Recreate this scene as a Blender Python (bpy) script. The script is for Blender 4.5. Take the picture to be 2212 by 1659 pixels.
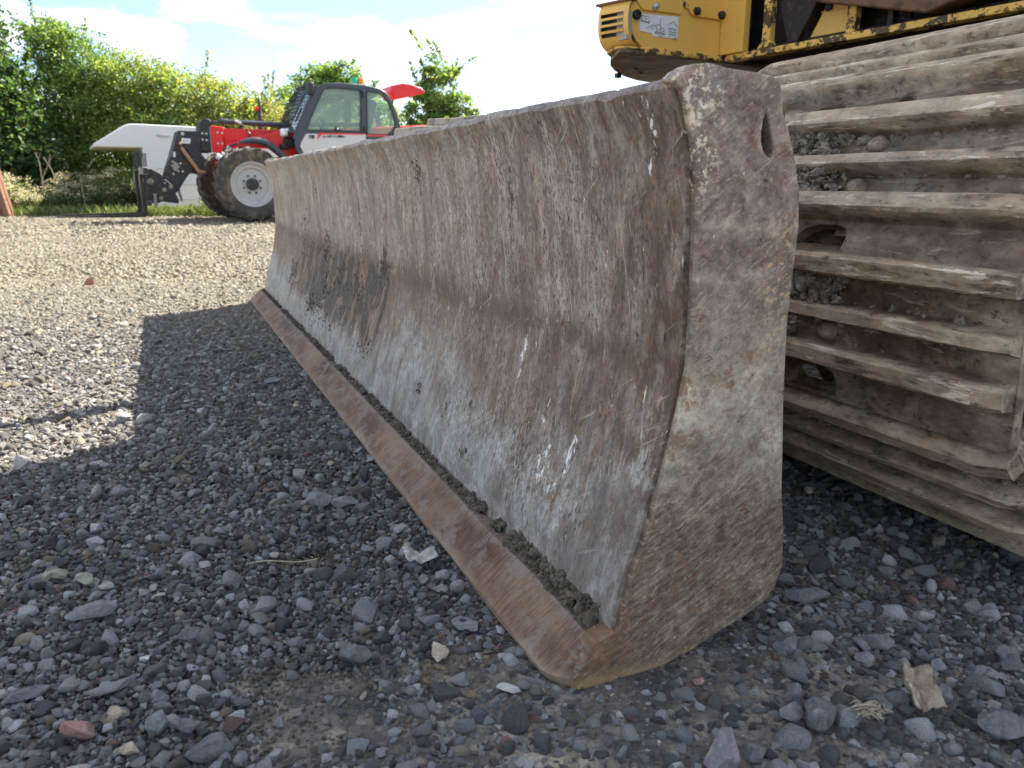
import bpy, bmesh, math, random
import numpy as np
from mathutils import Vector, Matrix, noise as mnoise

R = math.radians
random.seed(7)
rng = np.random.default_rng(11)
scene = bpy.context.scene
for o in list(bpy.data.objects):
    bpy.data.objects.remove(o)

# ------------------------------------------------------------------ camera
cam_d = bpy.data.cameras.new('camera')
cam = bpy.data.objects.new('camera', cam_d)
scene.collection.objects.link(cam)
cam.location = (0, 0, 0.6)
cam.rotation_euler = (R(90 - 14.64), 0, 0)
cam_d.sensor_width = 36
cam_d.lens = 36 * 1661 / 2212
cam_d.clip_start = 0.02
cam_d.clip_end = 2000
cam_d.dof.use_dof = True
cam_d.dof.focus_distance = 1.35
cam_d.dof.aperture_fstop = 9.0
scene.camera = cam

# ------------------------------------------------------------------ sky and sun
SUN_AZ, SUN_EL = 39.4, 44.7            # azimuth from +Y towards +X, elevation
world = bpy.data.worlds.new('World')
scene.world = world
world.use_nodes = True
wt = world.node_tree
wt.nodes.clear()
w_out = wt.nodes.new('ShaderNodeOutputWorld')
w_bg = wt.nodes.new('ShaderNodeBackground')
w_bg.inputs['Strength'].default_value = 0.05
sky = wt.nodes.new('ShaderNodeTexSky')
sky.sky_type = 'NISHITA'
sky.sun_disc = False
sky.sun_elevation = R(SUN_EL)
sky.sun_rotation = R(SUN_AZ)
sky.air_density = 0.7
sky.ozone_density = 1.2
sky.dust_density = 0.3
w_tc = wt.nodes.new('ShaderNodeTexCoord')
w_map = wt.nodes.new('ShaderNodeMapping')
w_map.inputs['Scale'].default_value = (1.6, 1.6, 5.0)
w_map.inputs['Rotation'].default_value = (0, R(12), R(20))
w_n = wt.nodes.new('ShaderNodeTexNoise')
w_n.inputs['Scale'].default_value = 2.6
w_n.inputs['Detail'].default_value = 6
w_n.inputs['Roughness'].default_value = 0.55
w_n.inputs['Distortion'].default_value = 0.5
w_r = wt.nodes.new('ShaderNodeValToRGB')
w_r.color_ramp.elements[0].position = 0.45
w_r.color_ramp.elements[0].color = (0, 0, 0, 1)
w_r.color_ramp.elements[1].position = 0.64
w_r.color_ramp.elements[1].color = (1, 1, 1, 1)
w_mix = wt.nodes.new('ShaderNodeMix')
w_mix.data_type = 'RGBA'
w_mix.inputs['B'].default_value = (7.4, 7.5, 7.6, 1)
wl = wt.links
wl.new(w_tc.outputs['Generated'], w_map.inputs['Vector'])
wl.new(w_map.outputs['Vector'], w_n.inputs['Vector'])
wl.new(w_n.outputs['Fac'], w_r.inputs['Fac'])
wl.new(w_r.outputs['Color'], w_mix.inputs['Factor'])
wl.new(sky.outputs['Color'], w_mix.inputs['A'])
wl.new(w_mix.outputs['Result'], w_bg.inputs['Color'])
wl.new(w_bg.outputs['Background'], w_out.inputs['Surface'])

sun_d = bpy.data.lights.new('sun', 'SUN')
sun_d.energy = 3.2
sun_d.angle = R(0.53)
sun_d.color = (1.0, 0.93, 0.80)
sun = bpy.data.objects.new('sun', sun_d)
scene.collection.objects.link(sun)
sd = Vector((math.sin(R(SUN_AZ)) * math.cos(R(SUN_EL)), math.cos(R(SUN_AZ)) * math.cos(R(SUN_EL)), math.sin(R(SUN_EL))))
sun.rotation_euler = sd.to_track_quat('Z', 'Y').to_euler()
sun.location = sd * 30

scene.view_settings.view_transform = 'Standard'
scene.view_settings.look = 'None'
scene.view_settings.exposure = 2.6
scene.view_settings.gamma = 1.0
scene.view_settings.use_curve_mapping = False

# ------------------------------------------------------------------ mesh helpers
class MB:
    def __init__(s):
        s.v = []; s.f = []
    def add(s, vs, fs):
        n = len(s.v)
        s.v += [tuple(p) for p in vs]
        s.f += [tuple(i + n for i in f) for f in fs]
        return s
    def box(s, x0, x1, y0, y1, z0, z1):
        return s.add([(x0, y0, z0), (x1, y0, z0), (x1, y1, z0), (x0, y1, z0), (x0, y0, z1), (x1, y0, z1), (x1, y1, z1), (x0, y1, z1)],
                     [(0, 3, 2, 1), (4, 5, 6, 7), (0, 1, 5, 4), (1, 2, 6, 5), (2, 3, 7, 6), (3, 0, 4, 7)])
    def ring(s, p, d, r, n):
        d = Vector(d).normalized()
        a = Vector((0, 0, 1)) if abs(d.z) < 0.9 else Vector((1, 0, 0))
        x = d.cross(a).normalized(); y = d.cross(x)
        return [Vector(p) + x * (r * math.cos(2 * math.pi * i / n)) + y * (r * math.sin(2 * math.pi * i / n)) for i in range(n)]
    def cyl(s, p0, p1, r0, r1=None, n=16):
        return s.tube([p0, p1], [r0, r0 if r1 is None else r1], n)
    def tube(s, pts, r, n=8):
        pts = [Vector(p) for p in pts]
        if not hasattr(r, '__len__'): r = [r] * len(pts)
        vs = []; fs = []
        for i, p in enumerate(pts):
            d = (pts[min(i + 1, len(pts) - 1)] - pts[max(i - 1, 0)])
            vs += s.ring(p, d, r[i], n)
        for i in range(len(pts) - 1):
            for k in range(n):
                a = i * n + k; b = i * n + (k + 1) % n
                fs.append((a, b, b + n, a + n))
        fs.append(tuple(range(n - 1, -1, -1)))
        m = (len(pts) - 1) * n
        fs.append(tuple(m + k for k in range(n)))
        return s.add(vs, fs)
    def prism(s, poly, a0, a1, axis='y'):
        n = len(poly)
        def mk(p, a):
            return {'y': (p[0], a, p[1]), 'x': (a, p[0], p[1]), 'z': (p[0], p[1], a)}[axis]
        vs = [mk(p, a0) for p in poly] + [mk(p, a1) for p in poly]
        fs = [tuple(range(n)), tuple(range(2 * n - 1, n - 1, -1))]
        fs += [(i, (i + 1) % n, n + (i + 1) % n, n + i) for i in range(n)]
        return s.add(vs, fs)
    def lathe(s, prof, c, axis='y', n=32):
        vs = []; fs = []
        m = len(prof)
        for k in range(n):
            t = 2 * math.pi * k / n
            for r, a in prof:
                if axis == 'y': vs.append((c[0] + r * math.cos(t), c[1] + a, c[2] + r * math.sin(t)))
                elif axis == 'z': vs.append((c[0] + r * math.cos(t), c[1] + r * math.sin(t), c[2] + a))
                else: vs.append((c[0] + a, c[1] + r * math.cos(t), c[2] + r * math.sin(t)))
        for k in range(n):
            for i in range(m - 1):
                a = k * m + i; b = ((k + 1) % n) * m + i
                fs.append((a, b, b + 1, a + 1))
        return s.add(vs, fs)
    def ball(s, c, rx, ry, rz, nu=10, nv=6, jit=0.0):
        vs = []; fs = []
        for j in range(nv + 1):
            ph = math.pi * j / nv
            for i in range(nu):
                t = 2 * math.pi * i / nu
                k = 1 + random.uniform(-jit, jit)
                vs.append((c[0] + k * rx * math.sin(ph) * math.cos(t), c[1] + k * ry * math.sin(ph) * math.sin(t), c[2] + k * rz * math.cos(ph)))
        for j in range(nv):
            for i in range(nu):
                a = j * nu + i; b = j * nu + (i + 1) % nu
                fs.append((a, b, b + nu, a + nu))
        return s.add(vs, fs)
    def xform(s, M):
        s.v = [tuple(M @ Vector(p)) for p in s.v]
        return s

def plate_with_holes(outer, holes, a0, a1, axis='y'):
    """flat plate with through holes -> MB"""
    bm = bmesh.new()
    edges = []
    def mk(p, a):
        return {'y': (p[0], a, p[1]), 'x': (a, p[0], p[1]), 'z': (p[0], p[1], a)}[axis]
    for loop in [outer] + holes:
        vs = [bm.verts.new(mk(p, a0)) for p in loop]
        edges += [bm.edges.new((vs[i], vs[(i + 1) % len(vs)])) for i in range(len(vs))]
    bmesh.ops.triangle_fill(bm, use_beauty=True, use_dissolve=False, edges=edges)
    r = bmesh.ops.extrude_face_region(bm, geom=bm.faces[:])
    d = Vector(mk((0, 0), a1 - a0))
    for g in r['geom']:
        if isinstance(g, bmesh.types.BMVert): g.co += d
    bmesh.ops.recalc_face_normals(bm, faces=bm.faces[:])
    mb = MB()
    bm.verts.index_update()
    mb.add([v.co[:] for v in bm.verts], [tuple(v.index for v in f.verts) for f in bm.faces])
    bm.free()
    return mb

def to_mesh(name, mb, smooth=35):
    me = bpy.data.meshes.new(name)
    me.from_pydata(mb.v, [], mb.f)
    bm = bmesh.new(); bm.from_mesh(me)
    bmesh.ops.recalc_face_normals(bm, faces=bm.faces[:])
    bm.to_mesh(me); bm.free()
    if smooth:
        me.polygons.foreach_set('use_smooth', [True] * len(me.polygons))
        me.set_sharp_from_angle(angle=R(smooth))
    me.update()
    return me

def link(o, parent=None):
    scene.collection.objects.link(o)
    if parent is not None: o.parent = parent
    return o

def tag(o, label=None, cat=None, group=None, kind=None):
    if label: o['label'] = label
    if cat: o['category'] = cat
    if group: o['group'] = group
    if kind: o['kind'] = kind
    return o

def obj(name, mb, mat, parent=None, bevel=0, smooth=35, seg=2, **kw):
    me = mb if isinstance(mb, bpy.types.Mesh) else to_mesh(name, mb, smooth)
    if mat is not None and not me.materials: me.materials.append(mat)
    o = link(bpy.data.objects.new(name, me), parent)
    if bevel:
        m = o.modifiers.new('bevel', 'BEVEL'); m.width = bevel; m.segments = seg
        m.limit_method = 'ANGLE'; m.angle_limit = R(40); m.harden_normals = False
    return tag(o, **kw)

def empty(name, loc, rz, label, cat, group=None, parent=None):
    o = link(bpy.data.objects.new(name, None), parent)
    o.location = loc; o.rotation_euler = (0, 0, rz); o.empty_display_size = 0.2
    return tag(o, label, cat, group)

def smooth_poly(pts, n=4):
    out = []
    m = len(pts)
    for i in range(m):
        p0, p1, p2, p3 = [Vector(pts[(i + k - 1) % m]) for k in range(4)]
        for j in range(n):
            t = j / n
            q = 0.5 * ((2 * p1) + (p2 - p0) * t + (2 * p0 - 5 * p1 + 4 * p2 - p3) * t * t + (3 * p1 - p0 - 3 * p2 + p3) * t ** 3)
            out.append((q.x, q.y))
    return out

ICO_V = None
def ico(sub=1):
    bm = bmesh.new(); bmesh.ops.create_icosphere(bm, subdivisions=sub, radius=1)
    v = np.array([p.co[:] for p in bm.verts]); f = np.array([[q.index for q in p.verts] for p in bm.faces]); bm.free()
    return v, f

def np_mesh(name, verts, faces, mat, smooth=True, cols=None):
    """fast mesh from arrays: faces (n,k) all same size; cols per vertex -> attribute col"""
    me = bpy.data.meshes.new(name)
    nv, (nf, k) = len(verts), faces.shape
    me.vertices.add(nv); me.vertices.foreach_set('co', np.asarray(verts, np.float32).ravel())
    me.loops.add(nf * k); me.loops.foreach_set('vertex_index', faces.astype(np.int32).ravel())
    me.polygons.add(nf)
    me.polygons.foreach_set('loop_start', np.arange(0, nf * k, k, dtype=np.int32))
    me.polygons.foreach_set('use_smooth', np.full(nf, smooth))
    me.update(calc_edges=True)
    if cols is not None:
        a = me.attributes.new('col', 'FLOAT_COLOR', 'POINT')
        c = np.ones((nv, 4), np.float32); c[:, :3] = cols
        a.data.foreach_set('color', c.ravel())
    me.materials.append(mat)
    return me

def clods(centers, sizes, jit=0.45, flat=0.55, sub=1, nrm=1.0):
    bv, bf = ico(sub)
    n = len(centers); centers = np.asarray(centers); sizes = np.asarray(sizes)
    V = bv[None] * (1 + rng.uniform(-jit, jit, (n, len(bv), 1))) * sizes[:, None, None]
    V *= rng.uniform(flat, 1.25, (n, 1, 3)); V[:, :, 0] *= nrm
    V = (V + centers[:, None]).reshape(-1, 3)
    Fc = (bf[None] + (np.arange(n) * len(bv))[:, None, None]).reshape(-1, 3)
    return V, Fc

# ------------------------------------------------------------------ material helpers
class NT:
    def __init__(s, name):
        s.m = bpy.data.materials.new(name); s.m.use_nodes = True
        s.t = s.m.node_tree; s.t.nodes.clear()
        s.out = s.t.nodes.new('ShaderNodeOutputMaterial')
        s._tc = None
    def node(s, t): return s.t.nodes.new(t)
    def L(s, a, b): s.t.links.new(a, b)
    def put(s, sock, v):
        if isinstance(v, bpy.types.NodeSocket): s.L(v, sock)
        elif isinstance(v, (tuple, list)) and sock.type == 'RGBA': sock.default_value = tuple(v) + ((1,) if len(v) == 3 else ())
        else: sock.default_value = v
    def co(s, which='Object'):
        if s._tc is None: s._tc = s.node('ShaderNodeTexCoord')
        return s._tc.outputs[which]
    def mapped(s, scale, rot=(0, 0, 0), loc=(0, 0, 0), which='Object'):
        src = s.co(which)
        if any(rot):                         # turn first, then stretch, so streaks really run at that angle
            r = s.node('ShaderNodeMapping'); s.L(src, r.inputs['Vector']); r.inputs['Rotation'].default_value = rot
            src = r.outputs['Vector']
        m = s.node('ShaderNodeMapping'); s.L(src, m.inputs['Vector'])
        m.inputs['Scale'].default_value = scale; m.inputs['Location'].default_value = loc
        return m.outputs['Vector']
    def noise(s, scale=(1, 1, 1), detail=4, rough=0.55, dist=0.0, rot=(0, 0, 0), loc=(0, 0, 0), which='Object'):
        if not hasattr(scale, '__len__'): scale = (scale,) * 3
        n = s.node('ShaderNodeTexNoise'); s.L(s.mapped(scale, rot, loc, which), n.inputs['Vector'])
        n.inputs['Scale'].default_value = 1; n.inputs['Detail'].default_value = detail
        n.inputs['Roughness'].default_value = rough; n.inputs['Distortion'].default_value = dist
        return n.outputs['Fac']
    def voro(s, scale, feat='F1', which='Object'):
        if not hasattr(scale, '__len__'): scale = (scale,) * 3
        n = s.node('ShaderNodeTexVoronoi'); n.feature = feat; s.L(s.mapped(scale, which=which), n.inputs['Vector'])
        n.inputs['Scale'].default_value = 1
        return n
    def ramp(s, fac, stops, interp='LINEAR'):
        r = s.node('ShaderNodeValToRGB'); s.put(r.inputs['Fac'], fac)
        e = r.color_ramp.elements; r.color_ramp.interpolation = interp
        while len(e) < len(stops): e.new(0.5)
        for i, (p, c) in enumerate(stops):
            e[i].position = p
            e[i].color = (c, c, c, 1) if not hasattr(c, '__len__') else tuple(c) + (1,)
        return r.outputs['Color']
    def step(s, x, a, b):
        m = s.node('ShaderNodeMapRange'); m.interpolation_type = 'SMOOTHSTEP'; s.put(m.inputs['Value'], x)
        m.inputs['From Min'].default_value = min(a, b); m.inputs['From Max'].default_value = max(a, b)
        m.inputs['To Min'].default_value = 0 if a < b else 1; m.inputs['To Max'].default_value = 1 if a < b else 0
        return m.outputs['Result']
    def math(s, op, a, b=0.0):
        m = s.node('ShaderNodeMath'); m.operation = op; s.put(m.inputs[0], a); s.put(m.inputs[1], b)
        return m.outputs[0]
    def mul(s, a, b): return s.math('MULTIPLY', a, b)
    def addm(s, a, b): return s.math('ADD', a, b)
    def mx(s, fac, a, b, mode='MIX'):
        m = s.node('ShaderNodeMix'); m.data_type = 'RGBA'; m.blend_type = mode
        s.put(m.inputs['Factor'], fac); s.put(m.inputs['A'], a); s.put(m.inputs['B'], b)
        return m.outputs['Result']
    def punch(s, c, g, k, w=(1, 1, 1)):
        a = s.node('ShaderNodeGamma'); s.put(a.inputs[0], c); a.inputs[1].default_value = g
        m = s.mx(1.0, a.outputs[0], (k * w[0], k * w[1], k * w[2]), 'MULTIPLY')
        m.node.clamp_result = True
        return s.mx(1.0, m, (0.74, 0.73, 0.70), 'DARKEN')
    def xyz(s, which='Object'):
        x = s.node('ShaderNodeSeparateXYZ'); s.L(s.co(which), x.inputs[0]); return x.outputs
    def attr(s, name, kind='GEOMETRY'):
        a = s.node('ShaderNodeAttribute'); a.attribute_name = name; a.attribute_type = kind; return a.outputs['Color']
    def bump(s, h, strength=0.5, dist=0.01, n=None):
        b = s.node('ShaderNodeBump'); s.put(b.inputs['Height'], h); b.inputs['Strength'].default_value = strength
        b.inputs['Distance'].default_value = dist
        if n is not None: s.L(n, b.inputs['Normal'])
        return b.outputs['Normal']
    def bsdf(s, color, rough=0.6, metal=0.0, normal=None, spec=0.4):
        p = s.node('ShaderNodeBsdfPrincipled'); s.put(p.inputs['Base Color'], color); s.put(p.inputs['Roughness'], rough)
        s.put(p.inputs['Metallic'], metal); p.inputs['Specular IOR Level'].default_value = spec
        if normal is not None: s.L(normal, p.inputs['Normal'])
        s.L(p.outputs[0], s.out.inputs['Surface'])
        return s.m

def plain(name, col, rough=0.5, metal=0.0, var=0.25, sc=6.0, dirt=None, dirt_amt=0.5, bump=0.0, bsc=40, spec=0.4):
    t = NT(name)
    n = t.noise(sc, 5, 0.6)
    c = t.mx(n, [x * (1 - var) for x in col], [min(1, x * (1 + var)) for x in col])
    if dirt is not None:
        d = t.step(t.noise(sc * 2.3, 6, 0.65, loc=(3, 1, 7)), 0.62 - 0.3 * dirt_amt, 0.75 - 0.2 * dirt_amt)
        c = t.mx(t.mul(d, 0.8), c, dirt)
    nn = t.bump(t.noise(bsc, 4), bump, 0.01) if bump else None
    return t.bsdf(c, t.ramp(n, [(0.3, max(0, rough - 0.12)), (0.7, min(1, rough + 0.12))]), metal, nn, spec)
# ------------------------------------------------------------------ materials
def m_blade():
    t = NT('worn_blade_steel')
    x, y, z = t.xyz()
    big = t.noise((3, 3.2, 3.6), 4, 0.6)
    big2 = t.noise((8, 11, 7), 6, 0.66, loc=(5, 2, 8), dist=0.4)
    streak = t.noise((12, 30, 9), 7, 0.70, dist=0.6)
    fine = t.noise((55, 150, 52), 5, 0.68, dist=0.3)
    fine2 = t.noise((90, 190, 85), 5, 0.72, loc=(3, 8, 1), rot=(R(9), 0, 0))
    grain = t.noise((300, 340, 300), 3, 0.75)
    iso = t.noise((20, 24, 18), 7, 0.72, loc=(2, 4, 6), dist=0.5)
    def sub(a, k): return t.mul(t.math('SUBTRACT', a, 0.5), k)
    zz = t.addm(z, sub(big, 0.45))
    base = t.ramp(t.addm(streak, sub(fine, 0.6)), [(0.30, (0.150, 0.122, 0.107)), (0.45, (0.245, 0.213, 0.190)), (0.58, (0.315, 0.285, 0.257)), (0.72, (0.410, 0.380, 0.340))])
    # bare blue-grey steel, polished by the soil, on the lower curve
    lowm = t.step(zz, 0.35, 0.20)
    base = t.mx(t.mul(lowm, 0.85), base, t.ramp(t.addm(iso, sub(fine, 0.45)), [(0.33, (0.200, 0.190, 0.185)), (0.48, (0.315, 0.310, 0.305)), (0.62, (0.410, 0.405, 0.400)), (0.72, (0.500, 0.490, 0.475))]))
    # dried clay film above the crease
    claym = t.mul(t.step(zz, 0.34, 0.48), t.step(t.addm(fine, sub(big2, -0.9)), 0.62, 0.48))
    base = t.mx(t.mul(claym, 0.85), base, t.ramp(t.addm(t.addm(streak, sub(fine, 0.7)), sub(big2, 0.4)), [(0.30, (0.205, 0.180, 0.155)), (0.45, (0.335, 0.308, 0.275)), (0.58, (0.415, 0.388, 0.350)), (0.72, (0.52, 0.495, 0.455))]))
    # brown-violet weathered steel towards the near end
    nearm = t.mul(t.step(t.addm(y, sub(big, 1.8)), 1.35, 0.85), t.step(big2, 0.36, 0.58))
    base = t.mx(t.mul(nearm, 0.75), base, t.ramp(t.addm(streak, sub(fine2, 0.7)), [(0.34, (0.085, 0.064, 0.056)), (0.5, (0.180, 0.145, 0.130)), (0.66, (0.300, 0.260, 0.235))]))
    # brown shade of old rust and damp soil below the crease
    cz = t.mul(t.step(zz, 0.18, 0.31), t.step(t.addm(z, sub(fine, 0.07)), 0.408, 0.372))
    far = t.addm(t.addm(0.25, sub(big2, 0.8)), t.mul(t.step(y, 1.1, 2.1), 0.65))
    brown = t.mul(t.mul(cz, far), t.step(t.addm(iso, sub(fine2, 0.8)), 0.33, 0.52))
    base = t.mx(brown, base, t.ramp(t.addm(fine2, sub(iso, 0.7)), [(0.34, (0.075, 0.052, 0.037)), (0.5, (0.165, 0.115, 0.075)), (0.66, (0.320, 0.215, 0.125))]))
    line = t.mul(t.step(z, 0.34, 0.375), t.step(z, 0.425, 0.385))
    base = t.mx(t.mul(t.mul(line, t.step(iso, 0.40, 0.52)), 0.7), base, (0.125, 0.086, 0.055))
    base = t.mx(t.mul(t.step(t.noise((9, 9, 6), 5, 0.66, loc=(8, 8, 1)), 0.44, 0.62), 0.45), base, t.mx(1.0, base, (0.74, 0.60, 0.48), 'MULTIPLY'))
    # thin rust runs and specks
    rmask = t.step(t.addm(t.noise((56, 115, 42), 6, 0.72, loc=(4, 9, 2)), t.addm(sub(big2, 0.35), sub(t.step(y, 1.6, 0.9), 0.03))), 0.565, 0.61)
    base = t.mx(t.mul(rmask, 0.5), base, t.mx(grain, (0.140, 0.068, 0.030), (0.330, 0.175, 0.085)))
    edge = t.mul(t.step(t.addm(y, sub(big2, 0.14)), 0.84, 0.765), t.step(t.noise((30, 30, 16), 6, 0.7), 0.47, 0.57))
    base = t.mx(t.mul(edge, 0.7), base, t.mx(iso, (0.048, 0.030, 0.022), (0.192, 0.108, 0.060)))
    # dark flecks dragged along the curve
    pits = t.step(t.addm(fine2, sub(big2, 0.45)), 0.565, 0.605)
    base = t.mx(t.mul(pits, 0.8), base, (0.085, 0.070, 0.060))
    pit2 = t.step(t.addm(t.noise((48, 105, 44), 5, 0.66, loc=(7, 1, 4)), sub(big, 0.2)), 0.64, 0.665)
    base = t.mx(t.mul(pit2, 0.92), base, (0.028, 0.024, 0.021))
    # damp mud smears
    zone = t.mul(t.mul(t.step(y, 1.7, 2.2), t.step(y, 3.55, 3.1)), t.mul(t.step(z, 0.10, 0.19), t.step(z, 0.41, 0.36)))
    mudn = t.noise((7, 13, 6), 8, 0.70, dist=0.8, loc=(2, 6, 1))
    halo = t.step(t.addm(mudn, t.mul(zone, 0.21)), 0.575, 0.64)
    base = t.mx(t.mul(halo, 0.75), base, t.mx(fine, (0.120, 0.072, 0.042), (0.270, 0.170, 0.095)))
    base = t.mx(t.mul(t.step(t.noise((26, 52, 20), 5, 0.7, loc=(6, 1, 6)), 0.50, 0.66), 0.5), base, t.mx(0.55, base, (0.060, 0.042, 0.032)))
    base = t.mx(t.mul(t.step(t.noise((110, 160, 100), 5, 0.78, loc=(6, 6, 6)), 0.49, 0.60), 0.55), base, (0.104, 0.088, 0.076))
    base = t.mx(t.mul(t.step(t.noise((100, 170, 90), 5, 0.78, loc=(2, 9, 6)), 0.53, 0.64), 0.16), base, (0.480, 0.448, 0.400))
    mud = t.step(t.addm(mudn, t.mul(zone, 0.19)), 0.66, 0.68)
    base = t.mx(t.mul(mud, 0.95), base, t.mx(t.step(t.addm(grain, t.mul(t.math('SUBTRACT', fine, 0.5), 0.8)), 0.35, 0.75), (0.020, 0.017, 0.014), (0.085, 0.066, 0.048)))
    # pale scuffs, scratches and paint specks
    wh = t.step(t.noise((46, 90, 34), 6, 0.7, loc=(7, 3, 9)), 0.665, 0.685)
    base = t.mx(t.mul(wh, 0.85), base, (0.576, 0.576, 0.540))
    sc = t.step(t.noise((45, 170, 9), 3, 0.55, loc=(9, 8, 2), rot=(R(14), 0, 0)), 0.665, 0.69)
    base = t.mx(t.mul(sc, 0.5), base, (0.500, 0.460, 0.400))
    sc2 = t.step(t.noise((30, 7, 150), 4, 0.6, loc=(1, 8, 5), rot=(R(32), 0, 0), dist=0.3), 0.655, 0.68)
    base = t.mx(t.mul(sc2, 0.45), base, (0.470, 0.430, 0.360))
    wn = t.noise((60, 95, 48), 6, 0.72, dist=0.6, loc=(0, 5, 0))
    def spot(v, zc, rv, rz, col, thr=0.46):
        nonlocal base
        d = t.math('SQRT', t.addm(t.math('POWER', t.mul(t.math('SUBTRACT', y, v), 1 / rv), 2.0), t.math('POWER', t.mul(t.math('SUBTRACT', z, zc), 1 / rz), 2.0)))
        m_ = t.step(t.math('SUBTRACT', wn, t.mul(d, 0.11)), thr - 0.02, thr + 0.02)
        base = t.mx(t.mul(m_, 0.9), base, col)
    W_ = (0.576, 0.576, 0.576)
    for q in ((.985, .190, .018, .026), (.915, .228, .010, .026), (1.135, .321, .006, .045), (1.02, .25, .008, .026), (.94, .165, .010, .012), (.90, .13, .006, .016), (.778, .660, .006, .022), (.79, .62, .005, .015)):
        spot(*q, W_)
    spot(.782, .60, .005, .022, (0.27, 0.165, 0.105), 0.43)
    spot(2.32, .50, .02, .06, (0.030, 0.026, 0.023), 0.45); spot(1.20, .60, .010, .06, (0.045, 0.040, 0.036), 0.43)
    smooth_ = t.mul(t.step(zz, 0.24, 0.14), 0.5)
    base = t.mx(smooth_, base, t.ramp(iso, [(0.33, (0.19, 0.18, 0.175)), (0.5, (0.27, 0.265, 0.26)), (0.66, (0.36, 0.355, 0.35))]))
    for q in ((1.583, .16, .016, .016), (1.40, .166, .012, .014), (1.27, .115, .018, .010), (1.30, .20, .008, .008), (1.75, .15, .02, .010)):
        spot(*q, (0.075, 0.064, 0.052), 0.475)
    h = t.addm(t.addm(t.mul(streak, 0.5), t.mul(fine, 0.5)), t.addm(t.mul(mud, 0.7), t.addm(t.mul(claym, 0.15), t.mul(grain, 0.2))))
    nn = t.bump(h, 0.5, 0.005)
    base = t.punch(base, 1.52, 2.0, (1, .97, .905))
    return t.bsdf(base, t.ramp(fine, [(0.3, 0.42), (0.7, 0.68)]), 0.10, nn, 0.5)

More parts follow.
